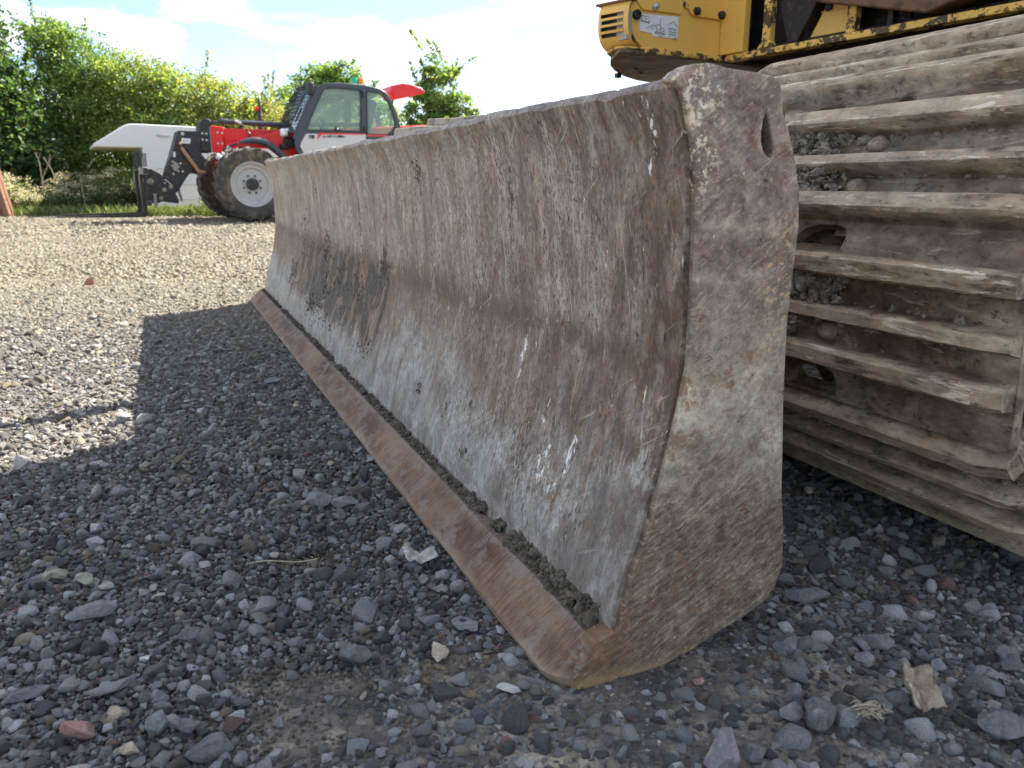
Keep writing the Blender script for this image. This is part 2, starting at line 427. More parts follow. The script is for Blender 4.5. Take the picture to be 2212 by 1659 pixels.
def m_plate():
    t = NT('scraped_end_plate_steel')
    x, y, z = t.xyz()
    big = t.noise(7, 5, 0.6, loc=(1, 0, 3))
    blot = t.noise(22, 7, 0.72, dist=0.6)
    blot2 = t.noise(60, 7, 0.76, dist=0.4, loc=(5, 5, 5))
    grain = t.noise(280, 3, 0.75)
    speck = t.noise(130, 5, 0.78, loc=(6, 6, 6))
    def sub(a, k): return t.mul(t.math('SUBTRACT', a, 0.5), k)
    scr = t.noise((30, 30, 260), 6, 0.70, rot=(0, R(24), 0), dist=0.2)
    zz = t.addm(z, t.addm(sub(big, 0.28), sub(blot, 0.15)))
    # brown-violet skin at the top, grey dusty middle, dark scraped foot
    top = t.ramp(t.addm(blot, sub(blot2, 0.5)), [(0.32, (0.095, 0.067, 0.055)), (0.45, (0.175, 0.131, 0.111)), (0.57, (0.245, 0.197, 0.171)), (0.70, (0.360, 0.305, 0.255))])
    mid = t.ramp(t.addm(t.mul(t.addm(blot2, big), 0.5), sub(blot, 0.6)), [(0.32, (0.150, 0.123, 0.100)), (0.46, (0.265, 0.236, 0.198)), (0.58, (0.360, 0.330, 0.278)), (0.70, (0.480, 0.443, 0.369))])
    low = t.ramp(t.addm(t.addm(t.mul(scr, 0.55), t.mul(blot, 0.45)), sub(blot2, 0.5)), [(0.34, (0.085, 0.065, 0.053)), (0.47, (0.155, 0.125, 0.102)), (0.57, (0.225, 0.187, 0.150)), (0.67, (0.360, 0.305, 0.237))])
    c = t.mx(t.step(zz, 0.34, 0.56), mid, top)
    c = t.mx(t.step(zz, 0.33, 0.15), c, low)
    blue = t.mul(t.step(t.noise(16, 6, 0.7, loc=(9, 2, 2)), 0.50, 0.62), t.step(z, 0.3, 0.5))
    c = t.mx(t.mul(blue, 0.55), c, t.mx(blot2, (0.130, 0.126, 0.126), (0.300, 0.291, 0.278)))
    c = t.mx(t.mul(t.step(speck, 0.50, 0.62), 0.3), c, t.mx(0.7, c, (0.050, 0.035, 0.029)))
    c = t.mx(t.mul(t.step(t.noise((80, 80, 210), 6, 0.78, rot=(0, R(30), 0), loc=(2, 1, 6)), 0.54, 0.62), 0.45), c, (0.430, 0.374, 0.291))
    s2 = t.step(t.noise((30, 30, 330), 3, 0.5, rot=(0, R(38), 0), loc=(4, 4, 4)), 0.645, 0.675)
    c = t.mx(t.mul(s2, 0.4), c, (0.430, 0.384, 0.300))
    ru = t.step(t.addm(t.noise(40, 7, 0.76, loc=(3, 3, 3)), sub(big, 0.3)), 0.545, 0.64)
    c = t.mx(t.mul(ru, 0.6), c, t.mx(grain, (0.120, 0.057, 0.029), (0.270, 0.143, 0.073)))
    oz = t.mul(t.step(t.addm(x, sub(blot, 0.12)), 0.60, 0.68), t.mul(t.step(z, 0.34, 0.42), t.step(z, 0.60, 0.52)))
    ochre = t.mul(t.step(t.noise((90, 90, 110), 6, 0.76, rot=(0, R(35), 0), loc=(8, 1, 4)), 0.54, 0.59), oz)
    c = t.mx(t.mul(ochre, 0.75), c, (0.470, 0.355, 0.209))
    front = t.mul(t.step(t.addm(x, sub(blot, 0.10)), 0.505, 0.435), t.step(t.addm(z, sub(big, 0.2)), 0.30, 0.14))
    c = t.mx(t.mul(t.mul(front, t.step(blot, 0.36, 0.52)), 0.65), c, t.mx(blot2, (0.120, 0.064, 0.033), (0.300, 0.177, 0.096)))
    foot = t.step(t.addm(z, sub(blot2, 0.09)), 0.020, -0.004)
    c = t.mx(t.mul(foot, 0.7), c, t.mx(grain, (0.240, 0.167, 0.091), (0.460, 0.364, 0.237)))
    wtop = t.mul(t.mul(t.step(z, 0.54, 0.62), t.step(x, 0.590, 0.545)), t.step(t.noise((70, 70, 80), 7, 0.78, loc=(2, 2, 7)), 0.52, 0.58))
    c = t.mx(t.mul(wtop, 0.7), c, (0.560, 0.522, 0.428))
    fedge = t.mul(t.mul(t.step(x, 0.557, 0.546), t.step(z, 0.30, 0.36)), t.step(t.noise((40, 40, 26), 6, 0.76, loc=(3, 2, 7)), 0.54, 0.60))
    c = t.mx(t.mul(fedge, 0.75), c, (0.560, 0.492, 0.373))
    wh = t.step(t.noise(70, 6, 0.74, loc=(1, 7, 3)), 0.66, 0.69)
    c = t.mx(t.mul(wh, 0.8), c, (0.580, 0.532, 0.428))
    dk = t.step(t.noise((34, 34, 60), 6, 0.74, loc=(6, 2, 3)), 0.63, 0.66)
    c = t.mx(t.mul(dk, 0.7), c, (0.050, 0.037, 0.033))
    nn = t.bump(t.addm(t.mul(blot, 0.7), t.addm(t.mul(scr, 0.25), t.mul(blot2, 0.6))), 0.55, 0.006)
    c = t.punch(c, 1.4, 1.95, (.97, .965, .92))
    return t.bsdf(c, t.ramp(grain, [(0.3, 0.42), (0.7, 0.68)]), 0.12, nn, 0.45)

def m_edge():
    t = NT('rusty_cutting_edge')
    x, y, z = t.xyz()
    big = t.noise((8, 5, 8), 4, 0.6)
    fib = t.noise((45, 260, 22), 4, 0.65)
    grain = t.noise(230, 3, 0.7)
    c = t.ramp(t.addm(t.mul(big, 0.6), t.mul(fib, 0.4)), [(0.36, (0.097, 0.063, 0.046)), (0.47, (0.176, 0.117, 0.084)), (0.57, (0.248, 0.173, 0.123)), (0.67, (0.323, 0.253, 0.198))])
    c = t.mx(t.mul(t.step(t.noise((25, 16, 25), 6, 0.7, loc=(3, 3, 1)), 0.50, 0.60), 0.75), c, (0.244, 0.211, 0.186))
    c = t.mx(t.mul(t.step(grain, 0.6, 0.72), 0.5), c, (0.067, 0.042, 0.031))
    top = t.step(t.addm(z, t.mul(t.math('SUBTRACT', fib, 0.5), 0.03)), 0.046, 0.062)
    c = t.mx(t.mul(top, 0.6), c, (0.266, 0.248, 0.232))
    foot = t.step(t.addm(z, t.mul(t.math('SUBTRACT', big, 0.5), 0.06)), 0.022, 0.006)
    c = t.mx(t.mul(foot, 0.75), c, (0.327, 0.274, 0.215))
    nn = t.bump(t.addm(t.mul(fib, 0.6), t.mul(grain, 0.5)), 0.5, 0.004)
    c = t.punch(c, 1.4, 1.6)
    return t.bsdf(c, t.ramp(grain, [(0.3, 0.6), (0.7, 0.85)]), 0.1, nn, 0.3)

def m_track(name='muddy_track_steel', tone=1.15):
    t = NT(name)
    x, y, z = t.xyz()                      # shoe local: x across the wrap, y across the width, z outwards
    oi = t.node('ShaderNodeObjectInfo').outputs['Random']
    def off(v): return v
    comb = t.node('ShaderNodeVectorMath'); comb.operation = 'ADD'
    t.L(t.co('Object'), comb.inputs[0])
    cx = t.node('ShaderNodeCombineXYZ'); t.L(t.mul(oi, 37.0), cx.inputs[0]); t.L(t.mul(oi, 11.0), cx.inputs[1]); t.L(cx.outputs[0], comb.inputs[1])
    def nz(sc, d=5, r=0.62, dist=0.3):
        vm = t.node('ShaderNodeVectorMath'); vm.operation = 'MULTIPLY'; t.L(comb.outputs[0], vm.inputs[0]); vm.inputs[1].default_value = sc
        n = t.node('ShaderNodeTexNoise'); t.L(vm.outputs[0], n.inputs['Vector']); n.inputs['Scale'].default_value = 1
        n.inputs['Detail'].default_value = d; n.inputs['Roughness'].default_value = r; n.inputs['Distortion'].default_value = dist
        return n.outputs['Fac']
    k = tone
    blot = nz((16, 9, 16)); fine = nz((90, 60, 90), 4, 0.7); str_ = nz((120, 14, 60), 4, 0.6); warm = nz((7, 5, 7))
    mott = nz((34, 22, 34), 6, 0.7)
    c = t.ramp(t.addm(t.mul(blot, 0.55), t.mul(mott, 0.45)), [(0.36, (0.10 * k, 0.084 * k, 0.068 * k)), (0.45, (0.20 * k, 0.175 * k, 0.143 * k)), (0.54, (0.29 * k, 0.258 * k, 0.215 * k)), (0.65, (0.42 * k, 0.385 * k, 0.33 * k))])
    c = t.mx(t.mul(t.step(warm, 0.50, 0.66), 0.4), c, t.mx(t.step(mott, 0.3, 0.7), (0.11 * k, 0.062 * k, 0.036 * k), (0.34 * k, 0.215 * k, 0.13 * k)))
    c = t.mx(t.mul(t.step(nz((11, 6, 11), 5), 0.54, 0.64), 0.4), c, t.mx(mott, (0.13, 0.13, 0.13), (0.33, 0.32, 0.30)))
    c = t.mx(t.mul(t.step(fine, 0.55, 0.68), 0.6), c, (0.055, 0.046, 0.038))
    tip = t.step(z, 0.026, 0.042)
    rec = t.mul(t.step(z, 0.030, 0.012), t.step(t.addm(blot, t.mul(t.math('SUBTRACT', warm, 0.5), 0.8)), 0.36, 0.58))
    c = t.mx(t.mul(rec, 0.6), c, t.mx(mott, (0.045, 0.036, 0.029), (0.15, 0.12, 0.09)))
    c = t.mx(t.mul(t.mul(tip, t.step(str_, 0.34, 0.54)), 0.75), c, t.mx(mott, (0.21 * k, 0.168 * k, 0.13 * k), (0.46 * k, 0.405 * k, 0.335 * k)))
    wmask = t.mul(t.step(t.addm(nz((70, 11, 52), 6, 0.74, 0.5), t.mul(tip, 0.04)), 0.61, 0.645), t.addm(t.mul(tip, 0.6), 0.35))
    c = t.mx(t.mul(wmask, 0.85), c, (0.52, 0.49, 0.43))
    c = t.mx(t.mul(t.step(nz((16, 9, 16), 6, 0.72, 0.4), 0.69, 0.73), 0.8), c, t.mx(mott, (0.28, 0.08, 0.035), (0.45, 0.20, 0.12)))
    nn = t.bump(t.addm(t.mul(blot, 0.7), t.mul(fine, 0.5)), 0.6, 0.006)
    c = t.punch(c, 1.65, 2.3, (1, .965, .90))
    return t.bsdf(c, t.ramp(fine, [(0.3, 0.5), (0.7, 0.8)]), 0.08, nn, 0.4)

def m_yellow():
    t = NT('chipped_yellow_paint')
    n = t.noise(5, 5, 0.6)
    fine = t.noise(60, 4, 0.65)
    c = t.mx(n, (0.68, 0.385, 0.07), (0.80, 0.48, 0.115))
    c = t.mx(t.mul(t.step(t.noise((3, 3, 1.2), 4, 0.6, loc=(2, 2, 2)), 0.5, 0.68), 0.35), c, (0.42, 0.30, 0.12))
    nz_ = t.node('ShaderNodeNewGeometry').outputs['Normal']
    sp = t.step(t.noise(38, 6, 0.72, loc=(4, 8, 1)), 0.655, 0.69)
    c = t.mx(t.mul(sp, 0.9), c, (0.03, 0.022, 0.016))
    return t.bsdf(c, t.ramp(fine, [(0.3, 0.35), (0.7, 0.6)]), 0.0, t.bump(n, 0.15, 0.01), 0.45)

def m_yellow_worn():
    """lower lip and beam: paint worn and greased through in big flakes"""
    t = NT('flaked_yellow_paint')
    n = t.noise(5, 5, 0.6)
    c = t.mx(n, (0.68, 0.395, 0.075), (0.80, 0.51, 0.13))
    fl = t.step(t.noise((26, 26, 30), 6, 0.68, loc=(1, 2, 3)), 0.50, 0.535)
    c = t.mx(t.mul(fl, 0.96), c, t.mx(t.noise(60, 3, 0.6), (0.018, 0.014, 0.011), (0.09, 0.06, 0.04)))
    ru = t.step(t.noise(14, 5, 0.65, loc=(9, 1, 1)), 0.56, 0.66)
    c = t.mx(t.mul(ru, 0.55), c, (0.24, 0.10, 0.03))
    return t.bsdf(c, 0.6, 0.0, t.bump(fl, 0.5, -0.004), 0.4)

def m_leaf(name, trans=0.4):
    t = NT(name)
    col = t.attr('col')
    d = t.node('ShaderNodeBsdfPrincipled'); t.L(col, d.inputs['Base Color']); d.inputs['Roughness'].default_value = 0.5
    d.inputs['Specular IOR Level'].default_value = 0.35
    tr = t.node('ShaderNodeBsdfTranslucent'); t.L(t.mx(1.0, col, (1.25, 1.22, 0.62), 'MULTIPLY'), tr.inputs['Color'])
    mxs = t.node('ShaderNodeMixShader'); mxs.inputs[0].default_value = trans
    t.L(d.outputs[0], mxs.inputs[1]); t.L(tr.outputs[0], mxs.inputs[2]); t.L(mxs.outputs[0], t.out.inputs['Surface'])
    return t.m

def m_glass(name='tinted_cab_glass', tint=(0.90, 0.98, 0.93), haze=0.2):
    t = NT(name)
    tr = t.node('ShaderNodeBsdfTransparent'); tr.inputs[0].default_value = tint + (1,)
    gl = t.node('ShaderNodeBsdfGlossy'); gl.inputs['Roughness'].default_value = 0.03
    df = t.node('ShaderNodeBsdfDiffuse'); df.inputs[0].default_value = (0.50, 0.66, 0.56, 1)  # pale green haze mixed into the glass as colour to brighten the panes
    fr = t.node('ShaderNodeFresnel'); fr.inputs[0].default_value = 1.45
    m1 = t.node('ShaderNodeMixShader'); t.L(fr.outputs[0], m1.inputs[0]); t.L(tr.outputs[0], m1.inputs[1]); t.L(gl.outputs[0], m1.inputs[2])
    m2 = t.node('ShaderNodeMixShader'); m2.inputs[0].default_value = haze; t.L(m1.outputs[0], m2.inputs[1]); t.L(df.outputs[0], m2.inputs[2])
    t.L(m2.outputs[0], t.out.inputs['Surface'])
    return t.m

def m_stone():
    t = NT('gravel_stone')
    col = t.attr('col', 'INSTANCER')
    n = t.noise(7, 4, 0.65); f = t.noise(45, 3, 0.7)
    c = t.mx(t.step(n, 0.3, 0.7), t.mx(1.0, col, (0.72, 0.72, 0.74), 'MULTIPLY'), t.mx(1.0, col, (1.3, 1.28, 1.25), 'MULTIPLY'))
    c = t.mx(t.mul(t.step(f, 0.55, 0.65), 0.45), c, t.mx(1.0, col, (1.9, 1.87, 1.8), 'MULTIPLY'))
    c = t.mx(t.mul(t.step(t.noise(22, 4, 0.7, loc=(5, 5, 5)), 0.56, 0.66), 0.5), c, t.mx(1.0, col, (0.42, 0.41, 0.40), 'MULTIPLY'))
    return t.bsdf(c, 0.7, 0.0, t.bump(t.addm(n, t.mul(f, 0.5)), 0.8, 0.25), 0.4)

def m_bigstone(name, a, b):
    t = NT(name)
    n = t.noise(75, 6, 0.72); f = t.noise(300, 4, 0.75); s_ = t.noise((60, 150, 110), 5, 0.7, loc=(3, 2, 5))
    c = t.mx(t.step(n, 0.33, 0.67), a, b)
    c = t.mx(t.mul(t.step(s_, 0.56, 0.68), 0.5), c, [min(1, q * 1.7) for q in b])
    c = t.mx(t.mul(t.step(f, 0.57, 0.7), 0.45), c, [q * 0.55 for q in a])
    return t.bsdf(c, 0.92, 0.0, t.bump(t.addm(n, t.mul(f, 0.6)), 0.7, 0.005), 0.12)

def m_ground():
    t = NT('gravel_yard')
    x, y, z = t.xyz()
    big = t.noise((0.5, 1.0, 1), 4, 0.6); mid = t.noise(9, 5, 0.65); fine = t.noise(140, 4, 0.7); chips = t.voro(55).outputs['Color']
    far = t.step(t.addm(y, t.mul(t.math('SUBTRACT', big, 0.5), 5)), 1.6, 7.0)
    soil = t.mx(t.step(mid, 0.35, 0.65), (0.10, 0.092, 0.084), (0.24, 0.208, 0.168))
    pale = t.mx(t.step(mid, 0.35, 0.65), (0.17, 0.15, 0.115), (0.33, 0.29, 0.225))
    bare = t.mul(t.step(t.noise((5, 5, 1), 3, 0.5, loc=(0.6, 2.1, 0)), 0.56, 0.68), 0.8)
    soil = t.mx(bare, soil, t.mx(mid, (0.28, 0.24, 0.185), (0.44, 0.385, 0.30)))
    c = t.mx(t.mul(far, 0.9), soil, pale)
    sep = t.node('ShaderNodeSeparateColor'); t.L(chips, sep.inputs[0])
    c = t.mx(t.mul(t.step(fine, 0.45, 0.65), 0.6), c, t.mx(1.0, c, (0.35, 0.35, 0.37), 'MULTIPLY'))
    c = t.mx(t.mul(t.step(sep.outputs[0], 0.75, 0.8), 0.6), c, t.mx(1.0, c, (1.9, 1.85, 1.8), 'MULTIPLY'))
    return t.bsdf(c, 0.92, 0.0, t.bump(t.addm(fine, t.mul(sep.outputs[1], 0.6)), 0.8, 0.012), 0.2)

def m_mud(name='caked_mud', a=(0.055, 0.047, 0.037), b=(0.15, 0.125, 0.095)):
    t = NT(name)
    n = t.noise(60, 5, 0.7); f = t.noise(320, 3, 0.7)
    c = t.mx(t.step(n, 0.36, 0.64), a, b)
    c = t.mx(t.mul(t.step(f, 0.6, 0.72), 0.5), c, [min(1, q * 1.8) for q in b])
    return t.bsdf(c, 0.92, 0.0, t.bump(f, 0.6, 0.003), 0.15)

M = dict(
    blade=m_blade(), plate=m_plate(), edge=m_edge(), track=m_track(), track_far=m_track('dusty_track_steel', 1.15),
    yellow=m_yellow(), yworn=m_yellow_worn(), ground=m_ground(), mud=m_mud(), stone=m_stone(),
    mud_pale=m_mud('packed_clay', (0.10, 0.086, 0.066), (0.30, 0.26, 0.20)),
    leaf=m_leaf('leaves', 0.56), herb=m_leaf('herbs', 0.35),
    bark=plain('bark', (0.13, 0.10, 0.075), 0.9, 0, 0.4, 12),
    black=plain('black_paint', (0.018, 0.019, 0.022), 0.4, 0, 0.4, 8, (0.10, 0.09, 0.075), 0.25),
    grime=plain('greasy_black_steel', (0.014, 0.012, 0.011), 0.6, 0, 0.5, 14, (0.07, 0.05, 0.03), 0.4, 0.3),
    under=plain('oily_brown_plate', (0.15, 0.10, 0.06), 0.6, 0, 0.5, 9, (0.022, 0.017, 0.013), 0.75, 0.3, 25),
    beige=plain('dusty_beige_steel', (0.30, 0.27, 0.21), 0.85, 0, 0.35, 10, (0.08, 0.07, 0.055), 0.4, 0.4, 30),
    rust=plain('rust_brown_steel', (0.17, 0.085, 0.045), 0.75, 0.1, 0.45, 9, (0.05, 0.03, 0.02), 0.5, 0.4, 30),
    rust_orange=plain('orange_rust', (0.20, 0.098, 0.06), 0.8, 0.0, 0.3, 5, (0.12, 0.06, 0.04), 0.5, 0.3, 20),
    red=plain('glossy_red_paint', (0.58, 0.018, 0.020), 0.32, 0, 0.08, 3),
    char=plain('charcoal_paint', (0.045, 0.055, 0.070), 0.42, 0, 0.15, 4),
    white=plain('silver_grey_door_paint', (0.50, 0.50, 0.49), 0.4, 0, 0.06, 3),
    camper=plain('weathered_white_grp', (0.60, 0.63, 0.62), 0.5, 0, 0.06, 1.5, (0.60, 0.62, 0.55), 0.25),
    rubber=plain('dusty_tyre_rubber', (0.050, 0.046, 0.042), 0.85, 0, 0.35, 5, (0.16, 0.125, 0.085), 0.55, 0.3, 30),
    rim=plain('pale_grey_rim_paint', (0.42, 0.42, 0.41), 0.4, 0, 0.07, 6, (0.33, 0.28, 0.21), 0.25),
    steel=plain('bare_steel', (0.50, 0.49, 0.47), 0.35, 0.6, 0.2, 20),
    brown=plain('brown_hose_guard', (0.34, 0.19, 0.10), 0.6, 0, 0.25, 9),
    sticker=plain('pale_sticker', (0.68, 0.70, 0.70), 0.4, 0, 0.05, 20),
    ink=plain('sticker_ink', (0.16, 0.16, 0.16), 0.6, 0, 0.1, 20),
    blue=plain('blue_decal', (0.04, 0.22, 0.62), 0.4, 0, 0.1, 20),
    ltgrey=plain('radiator_grey', (0.30, 0.30, 0.27), 0.7, 0, 0.3, 25),
    amber=plain('amber_lens', (0.85, 0.22, 0.01), 0.2, 0, 0.1, 20),
    green=plain('green_lens', (0.02, 0.42, 0.22), 0.2, 0, 0.1, 20),
    lens=plain('clear_lamp_lens', (0.75, 0.76, 0.78), 0.15, 0.2, 0.1, 30),
    interior=plain('dark_cab_interior', (0.04, 0.045, 0.05), 0.7, 0, 0.3, 10),
    lining=plain('grey_roof_lining', (0.22, 0.22, 0.21), 0.8, 0, 0.2, 6),
    redprint=plain('red_decal', (0.66, 0.05, 0.05), 0.4, 0, 0.05, 10),
    glass=m_glass(),
)
# ------------------------------------------------------------------ ground
me = bpy.data.meshes.new('ground')
NGX = 90
bm = bmesh.new()
xs = [-400, -120, -40, -16] + [(-10 + 20 * i / 60) for i in range(61)] + [16, 40, 120, 400]
ys = [-400, -100, -20, -6, -2] + [(-1 + 18 * i / 70) for i in range(71)] + [20, 40, 120, 420, 900]
grid = [[bm.verts.new((x, y, 0.012 * mnoise.noise((x * 0.8, y * 0.8, 3)) * (1 if abs(x) < 9 and -1 < y < 16 else 0) - 0.006)) for x in xs] for y in ys]
for j in range(len(ys) - 1):
    for i in range(len(xs) - 1):
        bm.faces.new((grid[j][i], grid[j][i + 1], grid[j + 1][i + 1], grid[j + 1][i]))
bm.to_mesh(me); bm.free()
me.polygons.foreach_set('use_smooth', [True] * len(me.polygons))
me.materials.append(M['ground'])
ground = tag(link(bpy.data.objects.new('ground', me)), kind='structure')

# ------------------------------------------------------------------ loose gravel (uncountable): points instanced with crushed stones
PAL = np.array([(.12, .12, .121), (.25, .251, .257), (.39, .394, .402), (.52, .522, .528), (.20, .182, .16), (.33, .335, .34), (.31, .305, .295), (.42, .36, .27), (.28, .17, .14), (.56, .53, .48), (.25, .20, .145)])
PN = np.array([.27, .24, .15, .10, .08, .05, .05, .02, .010, .018, .022])
PF = np.array([.03, .06, .10, .13, .11, .15, .14, .12, .035, .065, .06])
def blob(p, c, rx, ry): return np.exp(-(((p[:, 0] - c[0]) / rx) ** 2 + ((p[:, 1] - c[1]) / ry) ** 2))
pts = []; siz = []; lay = []
def band(y0, y1, sp, smin, smax, hw, layers=1, power=2.2, zlift=0.0):
    for L_ in range(layers):
        nx = int(2 * (hw(y1)) / sp); ny = int((y1 - y0) / sp)
        gx, gy = np.meshgrid(np.arange(nx), np.arange(ny))
        p = np.stack([(gx.ravel() + rng.uniform(-.1, 1.1, nx * ny)) * sp - hw(y1), y0 + (gy.ravel() + rng.uniform(-.1, 1.1, nx * ny)) * sp], 1)
        p = p[np.abs(p[:, 0]) < hw(1) * 0 + np.array([hw(v) for v in p[:, 1]])]
        s = smin + (smax - smin) * rng.random(len(p)) ** power
        pts.append(p); siz.append(s); lay.append(np.full(len(p), zlift))
hw = lambda y: 0.35 + 0.82 * max(y, 0.3)
band(0.45, 1.35, 0.0068, 0.0022, 0.0042, hw, 2)
band(0.45, 1.35, 0.0125, 0.0036, 0.0078, hw, 1, 2.4, 0.002)
band(0.45, 1.35, 0.034, 0.006, 0.0135, hw, 1, 2.4, 0.003)
band(0.45, 1.35, 0.105, 0.012, 0.021, hw, 1, 2.2, 0.002)
band(1.35, 2.7, 0.0098, 0.0030, 0.0058, hw, 2)
band(1.35, 2.7, 0.020, 0.005, 0.0100, hw, 1, 2.6, 0.002)
band(1.35, 2.7, 0.060, 0.008, 0.016, hw, 1, 2.2, 0.003)
band(2.7, 5.0, 0.019, 0.005, 0.0095, hw, 2)
band(2.7, 5.0, 0.075, 0.009, 0.018, hw, 1, 2.4)
band(5.0, 9.0, 0.042, 0.008, 0.016, hw, 2)
band(9.0, 15.5, 0.085, 0.011, 0.024, hw, 2)
pts = np.concatenate(pts); siz = np.concatenate(siz); lay = np.concatenate(lay)
ca, sa = math.cos(R(24)), math.sin(R(24))
bb = pts[:, 0] * ca + pts[:, 1] * sa; vv = -pts[:, 0] * sa + pts[:, 1] * ca
keep = ~((bb > 0.385) & (bb < 0.62) & (vv > 0.66) & (vv < 4.3) & (siz > 0.006))
# bare fine-soil patches
bare = blob(pts, (-0.26, 0.82), .075, .05) * 1.4 + blob(pts, (-0.215, 0.745), .085, .045) * 1.2 + blob(pts, (-0.33, 1.16), .12, .05) * .8 + blob(pts, (-0.45, 1.5), .2, .06) * .6 + blob(pts, (-.75, 1.55), .2, .05) * .6 + blob(pts, (0.45, 1.06), .12, .05) * .5
bare = bare * np.array([.55 + .9 * max(0, .5 + mnoise.noise((x * 18, y * 22, 6))) for x, y in pts])
keep &= rng.random(len(pts)) > np.clip(bare, 0, .97) * (siz > 0.0024)
pts, siz, lay = pts[keep], siz[keep], lay[keep]
n = len(pts)
big = np.array([mnoise.noise((x * 0.35, y * 0.7, 1)) for x, y in pts])
farf = np.clip((pts[:, 1] + big * 2.2 - 1.3) / 3.8, 0, 1)
u = rng.random(n)
cn = np.cumsum(PN / PN.sum()); cf = np.cumsum(PF / PF.sum())
idx = np.where(rng.random(n) < farf, np.searchsorted(cf, u), np.searchsorted(cn, u))
col = PAL[np.clip(idx, 0, len(PAL) - 1)] * rng.uniform(.6, 1.4, (n, 1)) * np.array((1.17, 1.17, 1.15))
sunlit_dust = np.array((.58, .485, .335))  # pale dust, brightened to put sunlight on the far yard into the colour
col = col * (1 - 0.6 * farf[:, None]) + sunlit_dust * 0.6 * farf[:, None]
def tint(c, rx, ry, rgb, amt):
    global col
    m = (rng.random(n) < blob(pts, c, rx, ry) * amt)
    col[m] = np.array(rgb) * rng.uniform(.7, 1.25, (m.sum(), 1)); siz[m] *= .62
tint((-0.80, 1.16), .10, .085, (.33, .34, .25), .75)       # pale green crumbled stone
tint((-0.70, 1.24), .09, .03, (.35, .35, .25), .5)
tint((-0.075, 0.865), .05, .035, (.48, .36, .22), .95)     # cream crumbs by the cutting edge
tint((-0.11, 0.93), .06, .02, (.44, .34, .22), .6)
tint((-0.03, 0.835), .05, .013, (.52, .43, .30), .9)
tint((-0.155, 1.10), .035, .03, (.45, .43, .42), .9)       # pale cluster against the edge
tint((-0.20, 1.36), .06, .02, (.42, .38, .31), .6)
tint((-1.05, 1.42), .04, .02, (.30, .11, .08), .7)
# fine soil-coloured grit in the bare patches
sm = (siz < 0.0042) & (rng.random(n) < .12 + np.clip(bare[keep], 0, 1) * .9)
col[sm] = np.array((.26, .225, .175)) * rng.uniform(.5, 1.6, (sm.sum(), 1))
pz = np.stack([pts[:, 0], pts[:, 1], siz * rng.uniform(-.05, .55, n) - 0.005 + lay], 1)
scl = siz[:, None] * rng.uniform(.62, 1.3, (n, 3)); scl[:, 2] *= rng.uniform(.55, 1.0, n)
rot = np.stack([rng.normal(0, .35, n), rng.normal(0, .35, n), rng.uniform(0, 6.28, n)], 1)
gm = bpy.data.meshes.new('gravel')
gm.vertices.add(n); gm.vertices.foreach_set('co', pz.astype(np.float32).ravel())
def vattr(name, typ, data, key):
    a = gm.attributes.new(name, typ, 'POINT'); a.data.foreach_set(key, data.ravel())
vattr('scl', 'FLOAT_VECTOR', scl.astype(np.float32), 'vector')
vattr('rot', 'FLOAT_VECTOR', rot.astype(np.float32), 'vector')
vattr('pick', 'INT', rng.integers(0, 9, n).astype(np.int32), 'value')
vattr('col', 'FLOAT_COLOR', np.concatenate([col, np.ones((n, 1))], 1).astype(np.float32), 'color')
gm.materials.append(M['stone'])
gravel = tag(link(bpy.data.objects.new('gravel', gm)), kind='stuff')
ng = bpy.data.node_groups.new('scatter_gravel', 'GeometryNodeTree')
ng.interface.new_socket('Geometry', in_out='INPUT', socket_type='NodeSocketGeometry')
ng.interface.new_socket('Geometry', in_out='OUTPUT', socket_type='NodeSocketGeometry')
gi = ng.nodes.new('NodeGroupInput'); go = ng.nodes.new('NodeGroupOutput')
def gn(t, **k):
    x = ng.nodes.new(t)
    for a, b in k.items(): setattr(x, a, b)
    return x
g2i = gn('GeometryNodeGeometryToInstance')
for k in range(9):
    ic = gn('GeometryNodeMeshIcoSphere'); ic.inputs['Radius'].default_value = 1; ic.inputs['Subdivisions'].default_value = 1 if k < 6 else 2
    rv = gn('FunctionNodeRandomValue', data_type='FLOAT_VECTOR')
    rv.inputs[0].default_value = (-.55, -.55, -.55); rv.inputs[1].default_value = (.55, .55, .55)
    rv.inputs['Seed'].default_value = k * 7 + 1
    sp = gn('GeometryNodeSetPosition'); ng.links.new(ic.outputs['Mesh'], sp.inputs['Geometry']); ng.links.new(rv.outputs[0], sp.inputs['Offset'])
    ch = gn('GeometryNodeConvexHull'); ng.links.new(sp.outputs[0], ch.inputs[0])
    ss = gn('GeometryNodeSubdivisionSurface'); ng.links.new(ch.outputs[0], ss.inputs['Mesh'])
    ss.inputs['Level'].default_value = 2; ss.inputs['Edge Crease'].default_value = 0.93
    sh = gn('GeometryNodeSetShadeSmooth'); sh.inputs['Shade Smooth'].default_value = False; ng.links.new(ss.outputs[0], sh.inputs[0])
    mt = gn('GeometryNodeSetMaterial'); ng.links.new(sh.outputs[0], mt.inputs[0]); mt.inputs['Material'].default_value = M['stone']
    ng.links.new(mt.outputs[0], g2i.inputs[0])
def named(nm, dt):
    a = gn('GeometryNodeInputNamedAttribute', data_type=dt); a.inputs['Name'].default_value = nm; return a.outputs[0]
iop = gn('GeometryNodeInstanceOnPoints')
ng.links.new(gi.outputs[0], iop.inputs['Points']); ng.links.new(g2i.outputs[0], iop.inputs['Instance'])
iop.inputs['Pick Instance'].default_value = True
ng.links.new(named('pick', 'INT'), iop.inputs['Instance Index'])
er = gn('FunctionNodeEulerToRotation'); ng.links.new(named('rot', 'FLOAT_VECTOR'), er.inputs[0])
ng.links.new(er.outputs[0], iop.inputs['Rotation']); ng.links.new(named('scl', 'FLOAT_VECTOR'), iop.inputs['Scale'])
ng.links.new(iop.outputs[0], go.inputs[0])
